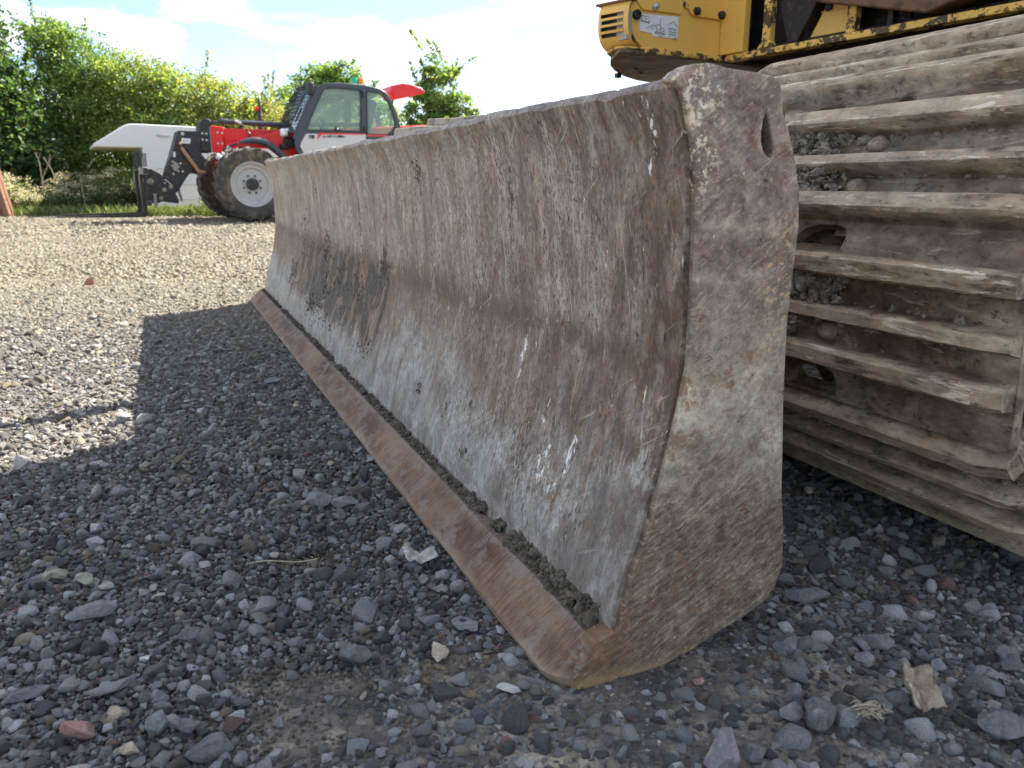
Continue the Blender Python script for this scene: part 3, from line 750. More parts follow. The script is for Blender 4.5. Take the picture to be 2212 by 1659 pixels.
gmod = gravel.modifiers.new('scatter', 'NODES'); gmod.node_group = ng
print('gravel stones', n)
# ------------------------------------------------------------------ excavator: blade, tracks, upper body
exc = empty('tracked_excavator', (0, 0, 0), R(24), 'worn yellow tracked excavator with a long steel blade resting on the gravel', 'excavator')
V0, V1 = 0.713, 4.231
PROF = [(.452, .052), (.458, .085), (.466, .12), (.480, .165), (.496, .21), (.508, .255), (.519, .30), (.529, .345), (.536, .385), (.5385, .42),
        (.538, .47), (.536, .53), (.532, .59), (.526, .64), (.518, .67), (.510, .688), (.506, .699), (.512, .708), (.528, .712), (.548, .708),
        (.556, .69), (.562, .64), (.568, .55), (.570, .47), (.568, .38), (.555, .31), (.535, .235), (.515, .17), (.50, .11), (.49, .052)]
NF = 17
def blade_mesh():
    vs = []; fs = []
    nv = 260; m = len(PROF)
    va, vb = V0 + 0.010, V1 - 0.010
    for i in range(nv + 1):
        v = va + (vb - va) * i / nv
        for j, (b, z) in enumerate(PROF):
            if j <= NF:
                d = 0.0035 * mnoise.noise((v * 3, z * 5, 1)) + 0.0015 * mnoise.noise((v * 14, z * 9, 5))
                b2 = b + d; z2 = z
            else:
                b2, z2 = b, z
            if 13 <= j <= 20:                       # bent, chewed top edge
                w = 1 - abs(j - 17) / 5
                z2 += w * (0.006 * mnoise.noise((v * 2.2, 0, 7)) + 0.005 * mnoise.noise((v * 11, 2, 3)) - 0.016 * max(0, mnoise.noise((v * 17, 5, 9)) - 0.22))
                b2 += w * 0.004 * mnoise.noise((v * 9, 1, 2))
            vs.append((b2, v, z2))
    for i in range(nv):
        for j in range(m):
            a = i * m + j; c = i * m + (j + 1) % m
            fs.append((a, c, c + m, a + m))
    fs.append(tuple(range(m))); fs.append(tuple(nv * m + k for k in range(m - 1, -1, -1)))
    return MB().add(vs, fs)
blade = obj('dozer_blade', blade_mesh(), M['blade'], exc, smooth=50)

# cutting edge: one bar with a chamfered front and a ledge that carries packed soil
def edge_mesh():
    prof = [(.3735, .013), (.375, .005), (.382, -.002), (.397, -.006), (.47, -.006), (.47, .050), (.437, .057), (.431, .0575), (.427, .054), (.4085, .039), (.388, .024)]
    vs = []; fs = []; nv = 150; m = len(prof)
    for i in range(nv + 1):
        v = V0 + 0.003 + (V1 - 0.01 - V0 - 0.003) * (i / nv) ** 1.6
        for j, (b, z) in enumerate(prof):
            k = 0.0016 * mnoise.noise((v * 6, j, 1)) + 0.0012 * mnoise.noise((v * 30, j * 2, 4))
            e = .027 * max(0, (V0 + .045 - v) / .042) ** 2 * (1, 1, 1, .8, 0, 0, 0, .03, .12, .5, .85)[j]
            vs.append((b + k + e, v, z + k * (0.8 if z > .03 else 0.5)))
    for i in range(nv):
        for j in range(m):
            a = i * m + j; c = i * m + (j + 1) % m
            fs.append((a, c, c + m, a + m))
    fs.append(tuple(range(m))); fs.append(tuple(nv * m + k for k in range(m - 1, -1, -1)))
    return MB().add(vs, fs)
obj('cutting_edge', edge_mesh(), M['edge'], blade, smooth=30)

# end plates (near one as measured, with the worn D-shaped opening near its back edge)
OUT = [(.416, .040), (.405, .024), (.398, .013), (.398, .004), (.404, -.003), (.416, -.007), (.432, -.008), (.47, -.006), (.535, -.002), (.58, .010), (.622, .026), (.66, .037), (.692, .053), (.710, .075), (.719, .102), (.715, .15), (.704, .21), (.700, .26), (.694, .33),
       (.689, .39), (.688, .433), (.690, .49), (.692, .55), (.688, .59), (.678, .625), (.664, .655), (.654, .677), (.651, .695), (.645, .708), (.633, .7155),
       (.612, .7175), (.588, .719), (.572, .7195), (.560, .7215), (.545, .7225), (.528, .7205), (.514, .714), (.503, .705), (.499, .694), (.503, .684), (.508, .676),
       (.516, .64), (.523, .59), (.527, .52), (.530, .444), (.528, .39), (.523, .345), (.513, .30), (.500, .25), (.489, .205), (.474, .15), (.459, .10), (.444, .068), (.4275, .0575)]
OUT = [(max(b, float(np.interp(z, [q[1] for q in PROF[:NF]], [q[0] for q in PROF[:NF]])) + .007) if (.06 < z < .695 and b < .56) else b, z) for b, z in OUT]
OUT = [(b + 0.0018 * mnoise.noise((b * 30, z * 30, 2)), z + 0.0018 * mnoise.noise((b * 30, z * 30, 8))) for b, z in OUT]
def hole(cb, cz, rb, rz, n=18, pw=1.0):
    return [(cb + rb * math.cos(2 * math.pi * i / n), cz + rz * math.sin(2 * math.pi * i / n)) for i in range(n)]
HOLE = [(.6395, .648), (.643, .640), (.647, .628), (.6505, .615), (.6535, .60), (.6545, .588), (.651, .584), (.645, .588), (.6395, .596), (.636, .607), (.635, .62), (.6365, .634)]
HOLE = [(b - .011, .652 + (z - .616) * .78) for b, z in HOLE]
ep = obj('end_plate', plate_with_holes(OUT, [HOLE], V0, V0 + 0.030), M['plate'], blade, bevel=0.009, smooth=40, seg=3)
obj('end_plate', plate_with_holes(OUT, [HOLE], V1 - 0.030, V1), M['plate'], blade, bevel=0.009, smooth=40, seg=3)
# folded lip that turns the plate's back edge inwards, closes the opening from behind
obj('stiffener', MB().box(.655, .690, V0 + .034, V0 + .12, .10, .69).box(.60, .66, V0 + .06, V0 + .075, .50, .70), M['rust'], blade, bevel=.006)
# push arms and back beam
arm = MB().box(.56, .64, V0 + .05, V1 - .05, .28, .42)
obj('back_beam', arm, M['rust'], blade, bevel=.01)
for va in (1.75, 3.05):
    obj('push_arm', MB().box(.60, 1.75, va, va + .14, .26, .42).box(.60, .78, va - .02, va + .16, .20, .52), M['rust'], blade, bevel=.012)

# stepped steel guard standing on the push arm, its worn top showing over the blade
gx = Vector((.94 - 1.18, 2.99 - 2.41)).normalized(); gy = Vector((-gx.y, gx.x))
def gp(t, o, z): return (1.18 + gx.x * t + gy.x * o, 2.41 + gx.y * t + gy.y * o, z)
gd_ = MB()
for t0, t1, zl, zh, o0, o1 in ((-.25, .52, .804, .828, -.03, .06), (-.2, .64, .772, .799, -.06, .12)):
    vs = []
    for i in range(13):
        t = t0 + (t1 - t0) * i / 12; k = .004 * mnoise.noise((t * 9, zl, 2))
        vs += [gp(t, o0, zl), gp(t, o1, zl), gp(t, o1 - .01, zh + k), gp(t, o0 + .012, zh + k)]
    fs = [(4 * i + j, 4 * i + (j + 1) % 4, 4 * i + 4 + (j + 1) % 4, 4 * i + 4 + j) for i in range(12) for j in range(4)] + [(0, 1, 2, 3), (51, 50, 49, 48)]
    gd_.add(vs, fs)
vs = [gp(t, o, z) for t in (-.1, .62) for o in (0, .03) for z in (.26, .79)]
gd_.add(vs, [(0, 1, 3, 2), (4, 6, 7, 5), (0, 4, 5, 1), (2, 3, 7, 6), (0, 2, 6, 4), (1, 5, 7, 3)])
obj('arm_guard', gd_, M['beige'], exc, bevel=.004)

# mud packed on the ledge behind the cutting edge
N = 3600
v = V0 + 0.04 + (V1 - V0 - 0.06) * rng.random(N) ** 1.5
patch = np.array([mnoise.noise((q * 7, 0, 4)) + .6 * mnoise.noise((q * 23, 3, 4)) for q in v])
v = v[(v < 1.0) | (patch > -.3)]; N = len(v)
w = np.where(v < 1.25, 0.030 - 0.018 * np.clip((v - .75) / .5, 0, 1), 0.012)
t_ = rng.random(N)
b = 0.437 + w * t_ - 0.001
z = 0.054 + 0.022 * t_ * (w / 0.03) + rng.uniform(-.003, .005, N)
s = rng.uniform(.002, .0055, N) * np.where(v < 1.2, 1.3, .85) + (rng.random(N) > .97) * .004
Vc, Fc = clods(np.stack([b, v, z], 1), s)
tag(obj('packed_mud', np_mesh('packed_mud', Vc, Fc, M['mud'], False), None, blade), kind='stuff')
# clods stuck to the curved sheet (denser in the far half below the crease)
def bz(z): return np.interp(z, [p[1] for p in PROF[:NF]], [p[0] for p in PROF[:NF]])
C = []; S = []
def smear(vc, zc, dv, dz, n, smin=.0018, smax=.005):
    for _ in range(int(n * 1.3)):
        q = random.gauss(0, 1)
        zz = zc + dz * q; v_ = vc + dv * random.gauss(0, 1) - 0.25 * dv * q
        if not .07 < zz < .68: continue
        C.append((float(bz(zz)) + .001, v_, zz)); S.append(random.uniform(smin, smax) * (.9 + .22 * v_))
for vc, zc, dv, dz, n in [(3.35, .36, .05, .05, 150), (3.15, .30, .07, .06, 200), (2.85, .34, .05, .05, 150), (2.75, .22, .06, .04, 130), (2.55, .30, .05, .04, 130), (2.95, .16, .09, .025, 150),
                          (2.35, .34, .04, .05, 110), (2.05, .385, .03, .035, 90), (2.45, .17, .05, .03, 120), (3.45, .23, .06, .03, 90), (2.0, .33, .012, .04, 60), (1.583, .16, .010, .010, 12), (1.40, .166, .008, .009, 10),
                          (2.6, .14, .06, .015, 90), (2.1, .15, .04, .012, 50), (1.27, .112, .012, .006, 10), (3.0, .56, .012, .03, 30), (2.2, .58, .01, .03, 25), (1.7, .62, .012, .025, 30), (1.5, .57, .008, .02, 20)]:
    smear(vc, zc, dv, dz, n)
Vc, Fc = clods(np.array(C), np.array(S), flat=.5, nrm=.3)
tag(obj('caked_mud', np_mesh('caked_mud', Vc, Fc, M['mud'], False), None, blade), kind='stuff')

# --- tracks
BC, ZC, RP, REAR = 1.385, 0.427, 0.389, 3.3
VW0, VW1 = 0.613, 1.475
PITCH = RP * R(33.4)
def path(s):
    """plate centre at arc length s (0 = front, positive = downwards); returns b, z, angle of outward normal"""
    q = math.pi / 2 * RP
    if abs(s) <= q:
        th = -s / RP
        return BC - RP * math.cos(th), ZC + RP * math.sin(th), th
    Lr = REAR
    if s < -q:
        d = -s - q
        if d <= Lr: return BC + d, ZC + RP, math.pi / 2
        th = math.pi / 2 + (d - Lr) / RP
        return BC + Lr - RP * math.cos(th), ZC + RP * math.sin(th), th
    d = s - q
    return BC + d, ZC - RP, -math.pi / 2
def shoe_mesh():
    W = VW1 - VW0
    # local: x along the path (positive = trailing/down), y across the width from 0 to W, z outwards
    def rr(x0, x1, y0, y1, r=.012):
        o = []
        for cx, cy, a in ((x1 - r, y1 - r, 0), (x0 + r, y1 - r, 90), (x0 + r, y0 + r, 180), (x1 - r, y0 + r, 270)):
            o += [(cx + r * math.cos(R(a + 30 * k)), cy + r * math.sin(R(a + 30 * k))) for k in range(4)]
        return o
    outer = rr(-.102, .150, 0.0, W, .014)
    def arch(y0, y1):
        return [(.144, y0), (.144, y1), (.118, y1), (.104, y1 - .010), (.099, y1 - .026), (.100, y0 + .045), (.108, y0 + .020), (.124, y0 + .006)]
    holes = [arch(.345, .425), arch(.455, .565)]
    mb = plate_with_holes(outer, holes, -.009, .009, 'z')
    ny = 46
    for gx, h, bw, tw in ((-.078, .047, .024, .0165), (0.0, .043, .020, .0115), (.072, .046, .023, .0155)):
        prof = [(-bw, .006), (-bw * .72, .016), (-tw, h - .006), (-tw * .7, h), (tw * .7, h), (tw, h - .006), (bw * .72, .016), (bw, .006)]
        m = len(prof); vs = []; fs = []
        for i in range(ny + 1):
            y = .002 + (W - .004) * i / ny
            e = min(1, .75 + min(i, ny - i) * .12)
            for j, (x, z) in enumerate(prof):
                top = 1 if 1 < j < 6 else 0
                k = top * (0.0009 * mnoise.noise((y * 9, gx * 40, j * .7)) + .0013 * mnoise.noise((y * 45, gx * 90, j)))
                vs.append((gx + x + k, y, z * (e if top else 1) + k))
        for i in range(ny):
            for j in range(m):
                a = i * m + j; c = i * m + (j + 1) % m
                fs.append((a, c, c + m, a + m))
        fs.append(tuple(range(m))); fs.append(tuple(ny * m + q for q in range(m - 1, -1, -1)))
        mb.add(vs, fs)
    for y in (.39, .54):
        for x in (-.040, .034):
            mb.ball((x, y, .010), .017, .020, .014, 10, 6, .09)
    # link pads under the plate
    for y in (W * .5 - .12, W * .5 + .09):
        mb.box(-.10, .11, y, y + .03, -.085, -.009)
    mb.cyl((.10, W * .5 - .15, -.055), (.10, W * .5 + .15, -.055), .024, n=14)
    return to_mesh('track_shoe', mb, 40)
SHOE = shoe_mesh()
SHOE.materials.append(M['track'])
SHOE_FAR = SHOE.copy(); SHOE_FAR.materials.clear(); SHOE_FAR.materials.append(M['track_far'])
TOT = 2 * REAR + 2 * math.pi * RP
NSH = round(TOT / PITCH)
def make_track(v0, near):
    fr = MB()
    w = VW1 - VW0
    # beam and wheel carriers between the two runs
    fr.box(BC + .25, BC + REAR - .2, v0 + .26, v0 + w - .26, ZC - .17, ZC + .15)
    fr.box(BC - .12, BC + .5, v0 + .22, v0 + .26, ZC - .09, ZC + .09)
    fr.box(BC - .12, BC + .5, v0 + w - .26, v0 + w - .22, ZC - .09, ZC + .09)
    fr.prism([(BC + .22, ZC - .14), (BC + .34, ZC + .16), (BC + REAR - .4, ZC + .16), (BC + REAR - .3, ZC - .14)], v0 + .14, v0 + .25, 'y')
    tr = obj('track', fr, M['beige'], exc, bevel=.012)
    idl = MB().lathe([(.05, -.07), (.10, -.09), (.11, -.05), (.22, -.045), (.245, -.07), (.285, -.07), (.30, -.055), (.30, .055), (.285, .07), (.245, .07), (.22, .045), (.11, .05), (.10, .09), (.05, .07)], (BC, v0 + w / 2, ZC), 'y', 40)
    obj('idler_wheel', idl, M['beige'], tr, smooth=40)
    spk = MB().lathe([(.05, -.09), (.16, -.09), (.17, -.04), (.28, -.03), (.30, -.03), (.30, .03), (.28, .03), (.17, .04), (.16, .09), (.05, .09)], (BC + REAR, v0 + w / 2, ZC), 'y', 24)
    obj('drive_sprocket', spk, M['beige'], tr, smooth=40)
    for k in range(6):
        rb = BC + .45 + k * .48
        rl = MB().lathe([(.03, -.12), (.085, -.12), (.085, -.07), (.07, -.05), (.07, .05), (.085, .07), (.085, .12), (.03, .12)], (rb, v0 + w / 2, ZC - RP + .165), 'y', 20)
        obj('track_roller', rl, M['beige'], tr, smooth=40)
    for k in range(NSH):
        s = R(4.0) * RP + (k - 12) * PITCH
        if s > math.pi / 2 * RP + REAR - .1: s -= TOT
        s = s if s >= -(math.pi / 2 * RP * 3 + REAR) else s + TOT
        if k == 13: s += .012
        b, z, th = path(s)
        jit = random.uniform(-1, 1)
        o = link(bpy.data.objects.new('track_shoe', SHOE if near else SHOE_FAR), tr)
        # local z -> outward normal, local x -> trailing (clockwise) direction
        nrm = Vector((-math.cos(th), 0, math.sin(th)))
        tx = Vector((-math.sin(th), 0, -math.cos(th)))
        ty = nrm.cross(tx)
        Mx = Matrix((tx, ty, nrm)).transposed().to_4x4()
        pos = Vector((b, v0 if ty.y > 0 else v0 + w, z))
        o.matrix_local = Matrix.Translation(pos) @ Mx @ Matrix.Rotation(R(jit * 1.2), 4, 'Y')
    return tr
near_track = make_track(VW0, True)
far_track = make_track(4.46 - (VW1 - VW0), False)
# mud with pebbles packed between the grousers near the middle of the shoes
C = []; S = []
def pack(th0, th1, v0, v1, n, r0=.392, r1=.423):
    for _ in range(n):
        th = R(random.uniform(th0, th1)); r = r0 + (r1 - r0) * random.random() ** .7
        mz = mnoise.noise((th * 9, r * 40, 3)) * .07 + mnoise.noise((th * 40, r * 90, 7)) * .03
        C.append((BC - r * math.cos(th), v0 + mz + (v1 - v0) * random.random() ** .85, ZC + r * math.sin(th))); S.append(random.uniform(.003, .0075) + (random.random() > .96) * .007)
pack(31, 38.8, 1.0, 1.26, 1300); pack(20.8, 28.2, 1.0, 1.26, 1200); pack(-2.6, 4.6, .90, 1.2, 1300); pack(-13, -6, 1.0, 1.2, 260); pack(-36, -31, .9, 1.2, 150)
for th_ in (37.5, 31.5, 28, 22, 4.2, -2.2, -6, -12, -31, -36):
    pack(th_ - .9, th_ + .9, .64, 1.2, 130, .389, .401)
Vc, Fc = clods(np.array(C), np.array(S))
tag(obj('packed_mud', np_mesh('packed_mud_track', Vc, Fc, M['mud_pale'], False), None, near_track), kind='stuff')
# carbody and slew ring between the tracks
CB, CV = 2.95, 2.53
obj('carbody', MB().box(CB - .8, CB + .8, 1.45, 3.6, .45, .75).box(CB - .5, CB + .5, 1.0, 4.0, .5, .7), M['grime'], exc, bevel=.02)
obj('slew_ring', MB().cyl((CB, CV, .74), (CB, CV, 1.04), .62, n=48), M['grime'], exc)

# --- upper body, swung a little further round: its own axes (hx, hy)
hrot = R(31 - 24)
up = MB()
XB, YA, ZB = 2.285, 2.273, 1.05
up.box(XB + .035, 4.6, .35, YA + .1, ZB + .006, ZB + .03)         # floor plate of the deck
up.box(XB + .5, 4.6, .5, YA + .55, ZB + .03, 3.0)
upper = obj('upper_body', up, M['grime'], exc, bevel=.01)
upper.rotation_euler = (0, 0, hrot)
# rounded tail corner seen from below
tail = [(1.905, 2.262), (XB + .02, YA - .01), (4.6, YA - .01), (4.6, 2.86), (2.6, 2.865), (2.45, 2.855), (2.33, 2.82), (2.2, 2.745), (2.07, 2.64), (1.97, 2.54), (1.90, 2.45), (1.845, 2.36), (1.80, 2.275), (1.83, 2.265)]
obj('underside_plate', MB().prism(tail, ZB - .012, ZB + .004, 'z'), M['under'], upper, bevel=.004)
tail_in = [(1.86, 2.30), (XB + .02, YA + .02), (4.55, YA + .02), (4.55, 2.82), (2.6, 2.82), (2.33, 2.775), (2.1, 2.61), (1.93, 2.42)]
obj('counterweight', MB().prism(tail_in, ZB + .004, 2.98, 'z'), M['yellow'], upper, bevel=.03, seg=3)
for q in ((2.17, 2.60), (2.20, 2.63), (2.08, 2.52), (2.10, 2.54)):
    obj('drain_hole', MB().cyl((q[0], q[1], ZB - .016), (q[0], q[1], ZB - .0125), .009, n=10), M['grime'], upper)
obj('drain_plug', MB().box(2.11, 2.13, 2.67, 2.69, ZB - .03, ZB - .012), M['grime'], upper)
# side panel with its flaked lower lip
side = [(1.905, ZB + .012), (2.285, ZB + .012), (2.285, 2.9), (1.86, 2.9), (1.86, 1.23), (1.838, 1.17), (1.842, 1.14), (1.858, 1.105), (1.88, 1.08)]
sp_ = obj('side_panel', MB().prism(side, YA, YA + .03, 'y'), M['yellow'], upper, bevel=.004)
obj('panel_lip', MB().box(1.905, XB + .001, YA - .016, YA - .0005, ZB - .006, ZB + .014), M['yworn'], upper, bevel=.004)
obj('corner_lip', MB().prism([(1.9045, 2.256), (1.835, 2.262), (1.803, 2.285), (1.818, 2.345), (1.855, 2.415), (1.92, 2.47), (1.93, 2.29)], ZB + .0045, ZB + .0115, 'z'), M['yworn'], upper, bevel=.003)
# hinged cover sheets, standing slightly proud
cov1 = [(1.862, 1.215), (1.893, 1.183), (2.071, 1.187), (2.079, 1.208), (2.079, 2.6), (1.862, 2.6)]
obj('cover_panel', MB().prism(cov1, YA - .007, YA - .0005, 'y'), M['yellow'], upper, bevel=.002)
cov2 = [(2.088, 2.6), (2.088, 1.212), (2.104, 1.206), (2.116, 1.193), (2.134, 1.186), (2.28, 1.186), (2.284, 1.19), (2.284, 2.6)]
obj('cover_panel', MB().prism(cov2, YA - .012, YA - .0005, 'y'), M['yellow'], upper, bevel=.004)
for bx, bz_, r in ((1.944, 1.199, .0125), (2.139, 1.203, .0155), (2.262, 1.202, .0155)):
    obj('bolt', MB().cyl((bx, YA - .024, bz_), (bx, YA - .006, bz_), r * .85, r, n=12).cyl((bx, YA - .029, bz_), (bx, YA - .022, bz_), r * .62, n=6), M['grime'] if r > .013 else M['steel'], upper, bevel=.002)
obj('bolt', MB().cyl((1.868, YA - .014, 1.166), (1.868, YA + .01, 1.166), .0165, n=14), M['grime'], upper, bevel=.003)
obj('rubber_plug', MB().box(2.081, 2.094, YA - .010, YA - .003, 1.215, 1.228), M['grime'], upper)
# rounded ventilated corner guard left of the panel
def guard():
    # vertical profile: (z, outward bulge), swept along a short wall that recedes from the panel
    p0 = Vector((1.835, 2.262)); p1 = Vector((1.80, 2.405)); d = (p1 - p0); n_ = Vector((-d.y, d.x)).normalized()
    if n_.x > 0: n_ = -n_
    zb = [(1.062, -.045), (1.07, -.026), (1.08, -.010), (1.0985, .004), (1.12, .013), (1.16, .015), (1.19, .009), (1.206, .0)]
    mb = MB()
    def P3(t, z):
        k = np.interp(z, [q[0] for q in zb], [q[1] for q in zb])
        e = -0.02 * max(0, t - .82) / .18
        q = p0 + d * t + n_ * (k + e)
        return (q.x, q.y, z)
    return p0, p1, d, n_, P3
p0, p1, d, n_, P3 = guard()
zs_slots = [(1.0985, 1.1115), (1.1195, 1.1325), (1.1405, 1.1535), (1.1615, 1.1745)]
def strip(zs, ts, th=.006):
    vs = []; fs = []
    for z in zs:
        for t in ts:
            vs.append(P3(t, z))
    for z in zs:
        for t in ts:
            p = P3(t, z); vs.append((p[0] - n_.x * th, p[1] - n_.y * th, z))
    nt = len(ts); nz_ = len(zs); o = nt * nz_
    for i in range(nz_ - 1):
        for j in range(nt - 1):
            a = i * nt + j
            fs.append((a, a + 1, a + nt + 1, a + nt)); fs.append((o + a, o + a + nt, o + a + nt + 1, o + a + 1))
    for j in range(nt - 1):
        fs.append((j, o + j, o + j + 1, j + 1)); k = (nz_ - 1) * nt + j; fs.append((k, k + 1, o + k + 1, o + k))
    for i in range(nz_ - 1):
        a = i * nt; fs.append((a, a + nt, o + a + nt, o + a)); a = i * nt + nt - 1; fs.append((a, o + a, o + a + nt, a + nt))
    return MB().add(vs, fs)
full = [0, .25, .5, .75, .82, .9, 1.0]
g = strip([1.062, 1.07, 1.08, 1.09, 1.0985], full)
for q in (strip([1.1745, 1.183, 1.19, 1.198, 1.206], full), strip([1.0985, 1.115, 1.13, 1.15, 1.1745], [0, .06, .13]), strip([1.0985, 1.115, 1.13, 1.15, 1.1745], [.84, .92, 1.0])):
    g.add(q.v, q.f)
vent = obj('vent_guard', g, M['yworn'] if False else M['yellow'], upper, smooth=50)
for (a_, b_), (c_, d_) in zip(zs_slots[:-1], zs_slots[1:]):
    obj('slat', strip([b_, (b_ + c_) / 2, c_], [.13, .3, .5, .7, .84]), M['yellow'], upper, smooth=50)
obj('radiator_core', MB().box(1.826, 1.85, 2.27, 2.325, 1.085, 1.176), M['ltgrey'], upper)
obj('dark_slot_backing', MB().prism([(1.827, 2.327), (1.814, 2.398), (1.84, 2.42), (1.92, 2.43), (1.92, 2.28), (1.852, 2.28)], 1.088, 1.203, 'z'), M['grime'], upper)  # dark block added behind the slots so they look shaded, not open to sky
obj('guard_lid', MB().prism([(1.795, 2.41), (1.79, 2.40), (1.826, 2.25), (1.86, 2.26), (1.87, 2.42)], 1.207, 1.214, 'z'), M['rust_orange'], upper, bevel=.002)
# pictogram sticker with raised print
st = obj('lifting_sticker', MB().add([(1.887, YA - .0025, 1.172), (2.064, YA - .0025, 1.1785), (2.064, YA - .0025, 1.106), (1.945, YA - .0025, 1.103), (1.94, YA - .0025, 1.1125), (1.90, YA - .0025, 1.115), (1.8875, YA - .0025, 1.1165),
     (1.887, YA - .0003, 1.172), (2.064, YA - .0003, 1.1785), (2.064, YA - .0003, 1.106), (1.945, YA - .0003, 1.103), (1.94, YA - .0003, 1.1125), (1.90, YA - .0003, 1.115), (1.8875, YA - .0003, 1.1165)],
     [(6, 5, 4, 3, 2, 1, 0), (7, 8, 9, 10, 11, 12, 13)] + [(i, (i + 1) % 7, 7 + (i + 1) % 7, 7 + i) for i in range(7)]), M['sticker'], upper, smooth=0)
ink = MB()
def stroke(p, q, w=.0009):
    a = Vector((p[0], 0, p[1])); c = Vector((q[0], 0, q[1])); dd = (c - a); nn = Vector((-dd.z, 0, dd.x)).normalized() * w
    ys_ = (YA - .0034, YA - .0026)
    vs = [((a + s_ * nn).x, y_, (a + s_ * nn).z) for y_ in ys_ for s_ in (1, -1)] + [((c + s_ * nn).x, y_, (c + s_ * nn).z) for y_ in ys_ for s_ in (1, -1)]
    ink.add(vs, [(0, 1, 5, 4), (2, 6, 7, 3), (0, 4, 6, 2), (1, 3, 7, 5), (0, 2, 3, 1), (4, 5, 7, 6)])
def poly(pts, close=False, w=.0009):
    for i in range(len(pts) - 1 + (1 if close else 0)): stroke(pts[i], pts[(i + 1) % len(pts)], w)
def sx(px, py):  # sticker print measured on the label itself
    return 1.885 + (px - 655) * .000334 , 1.1755 - (py - 180) * .000222
S_ = lambda *a: [sx(*q) for q in a]
poly(S_((675, 225), (680, 290), (725, 300), (780, 305), (778, 235), (745, 222), (728, 235), (705, 218)), True)
poly(S_((728, 235), (728, 270), (750, 272))); poly(S_((670, 300), (785, 318)), w=.0014)
poly(S_((935, 225), (935, 320))); poly(S_((735, 400), (840, 338), (870, 350), (885, 372))); poly(S_((812, 385), (850, 380)))
poly(S_((885, 330), (905, 322), (940, 330), (945, 395), (890, 400), (880, 365)), True); poly(S_((945, 360), (985, 370), (990, 415), (945, 412)), True); poly(S_((880, 430), (1000, 440), (998, 462), (865, 452)), True, .0013)
poly(S_((920, 480), (945, 500), (970, 480))); poly(S_((1050, 310), (1120, 250), (1185, 330))); poly(S_((1055, 350), (1160, 362), (1165, 420), (1062, 410)), True); poly(S_((1085, 355), (1085, 415))); poly(S_((1130, 360), (1130, 418)))
poly(S_((1062, 440), (1165, 452)), w=.0014); poly(S_((1068, 470), (1085, 485))); poly(S_((1145, 480), (1162, 492))); poly(S_((1125, 505), (1175, 512)), w=.0008)
obj('sticker_print', ink, M['ink'], upper, smooth=0)
# deck side towards the track: bottom beam, uprights, dark bays, inner sheet
obj('deck_beam', MB().box(XB, XB + .05, .30, YA - .018, ZB - .008, ZB + .014), M['yworn'], upper, bevel=.003)
obj('corner_flange', MB().box(XB - .012, XB + .02, 2.155, YA - .002, ZB + .0145, 1.9), M['yellow'], upper, bevel=.003)
obj('upright', MB().box(XB + .002, XB + .03, 2.045, 2.08, ZB + .0145, 1.8).prism([(2.025, ZB + .0145), (2.10, ZB + .0145), (2.08, ZB + .04), (2.045, ZB + .04)], XB + .001, XB + .028, 'x'), M['yworn'], upper, bevel=.003)
obj('inner_sheet', MB().prism([(1.74, ZB + .015), (1.915, ZB + .015), (1.845, 1.182), (1.82, 1.24), (1.74, 1.24)], XB + .045, XB + .055, 'x'), M['yellow'], upper, bevel=.002)
obj('seam_strip', MB().prism([(1.735, 1.142), (1.868, 1.150), (1.866, 1.154), (1.735, 1.147)], XB + .040, XB + .0445, 'x'), M['yellow'], upper, bevel=.001)
obj('bolt', MB().cyl((XB + .036, 1.838, 1.163), (XB + .044, 1.838, 1.163), .014, n=14), M['grime'], upper, bevel=.002)
obj('brace', MB().prism([(1.97, ZB + .015), (1.935, ZB + .015), (1.845, 1.21), (1.80, 1.40), (1.93, 1.40), (2.02, 1.2)], XB + .012, XB + .036, 'x'), M['grime'], upper, bevel=.003)
obj('upright', MB().box(XB + .004, XB + .034, 1.705, 1.738, ZB + .0145, 1.6), M['yworn'], upper, bevel=.003)
obj('upright', MB().box(XB + .02, XB + .05, 1.585, 1.605, ZB + .0145, 1.30).box(XB + .06, XB + .08, 1.555, 1.575, ZB + .0145, 1.3), M['grime'], upper, bevel=.003)
obj('bay_wall', MB().box(XB + .12, XB + .14, .4, YA - .03, ZB + .0305, 1.9).box(XB + .035, XB + .135, .40, YA - .03, 1.36, 1.38), M['grime'], upper)
# rusty wedge shaped foot of the folded working gear, hanging above the beam
wd = MB().add([(XB - .05, 1.86, 1.176), (XB - .03, 1.45, 1.072), (XB - .05, 1.06, 1.152), (XB + .35, 1.02, 1.165), (XB + .35, 1.85, 1.182), (XB + .30, 1.47, 1.09),
               (XB - .05, 1.90, 1.5), (XB - .05, 1.0, 1.5), (XB + .35, 1.0, 1.5), (XB + .35, 1.9, 1.5)],
              [(0, 1, 5, 4), (1, 2, 3, 5), (0, 6, 7, 2, 1), (4, 5, 3, 8, 9), (0, 4, 9, 6), (2, 7, 8, 3), (6, 9, 8, 7)])
obj('boom_foot', wd, M['rust'], upper, bevel=.006)
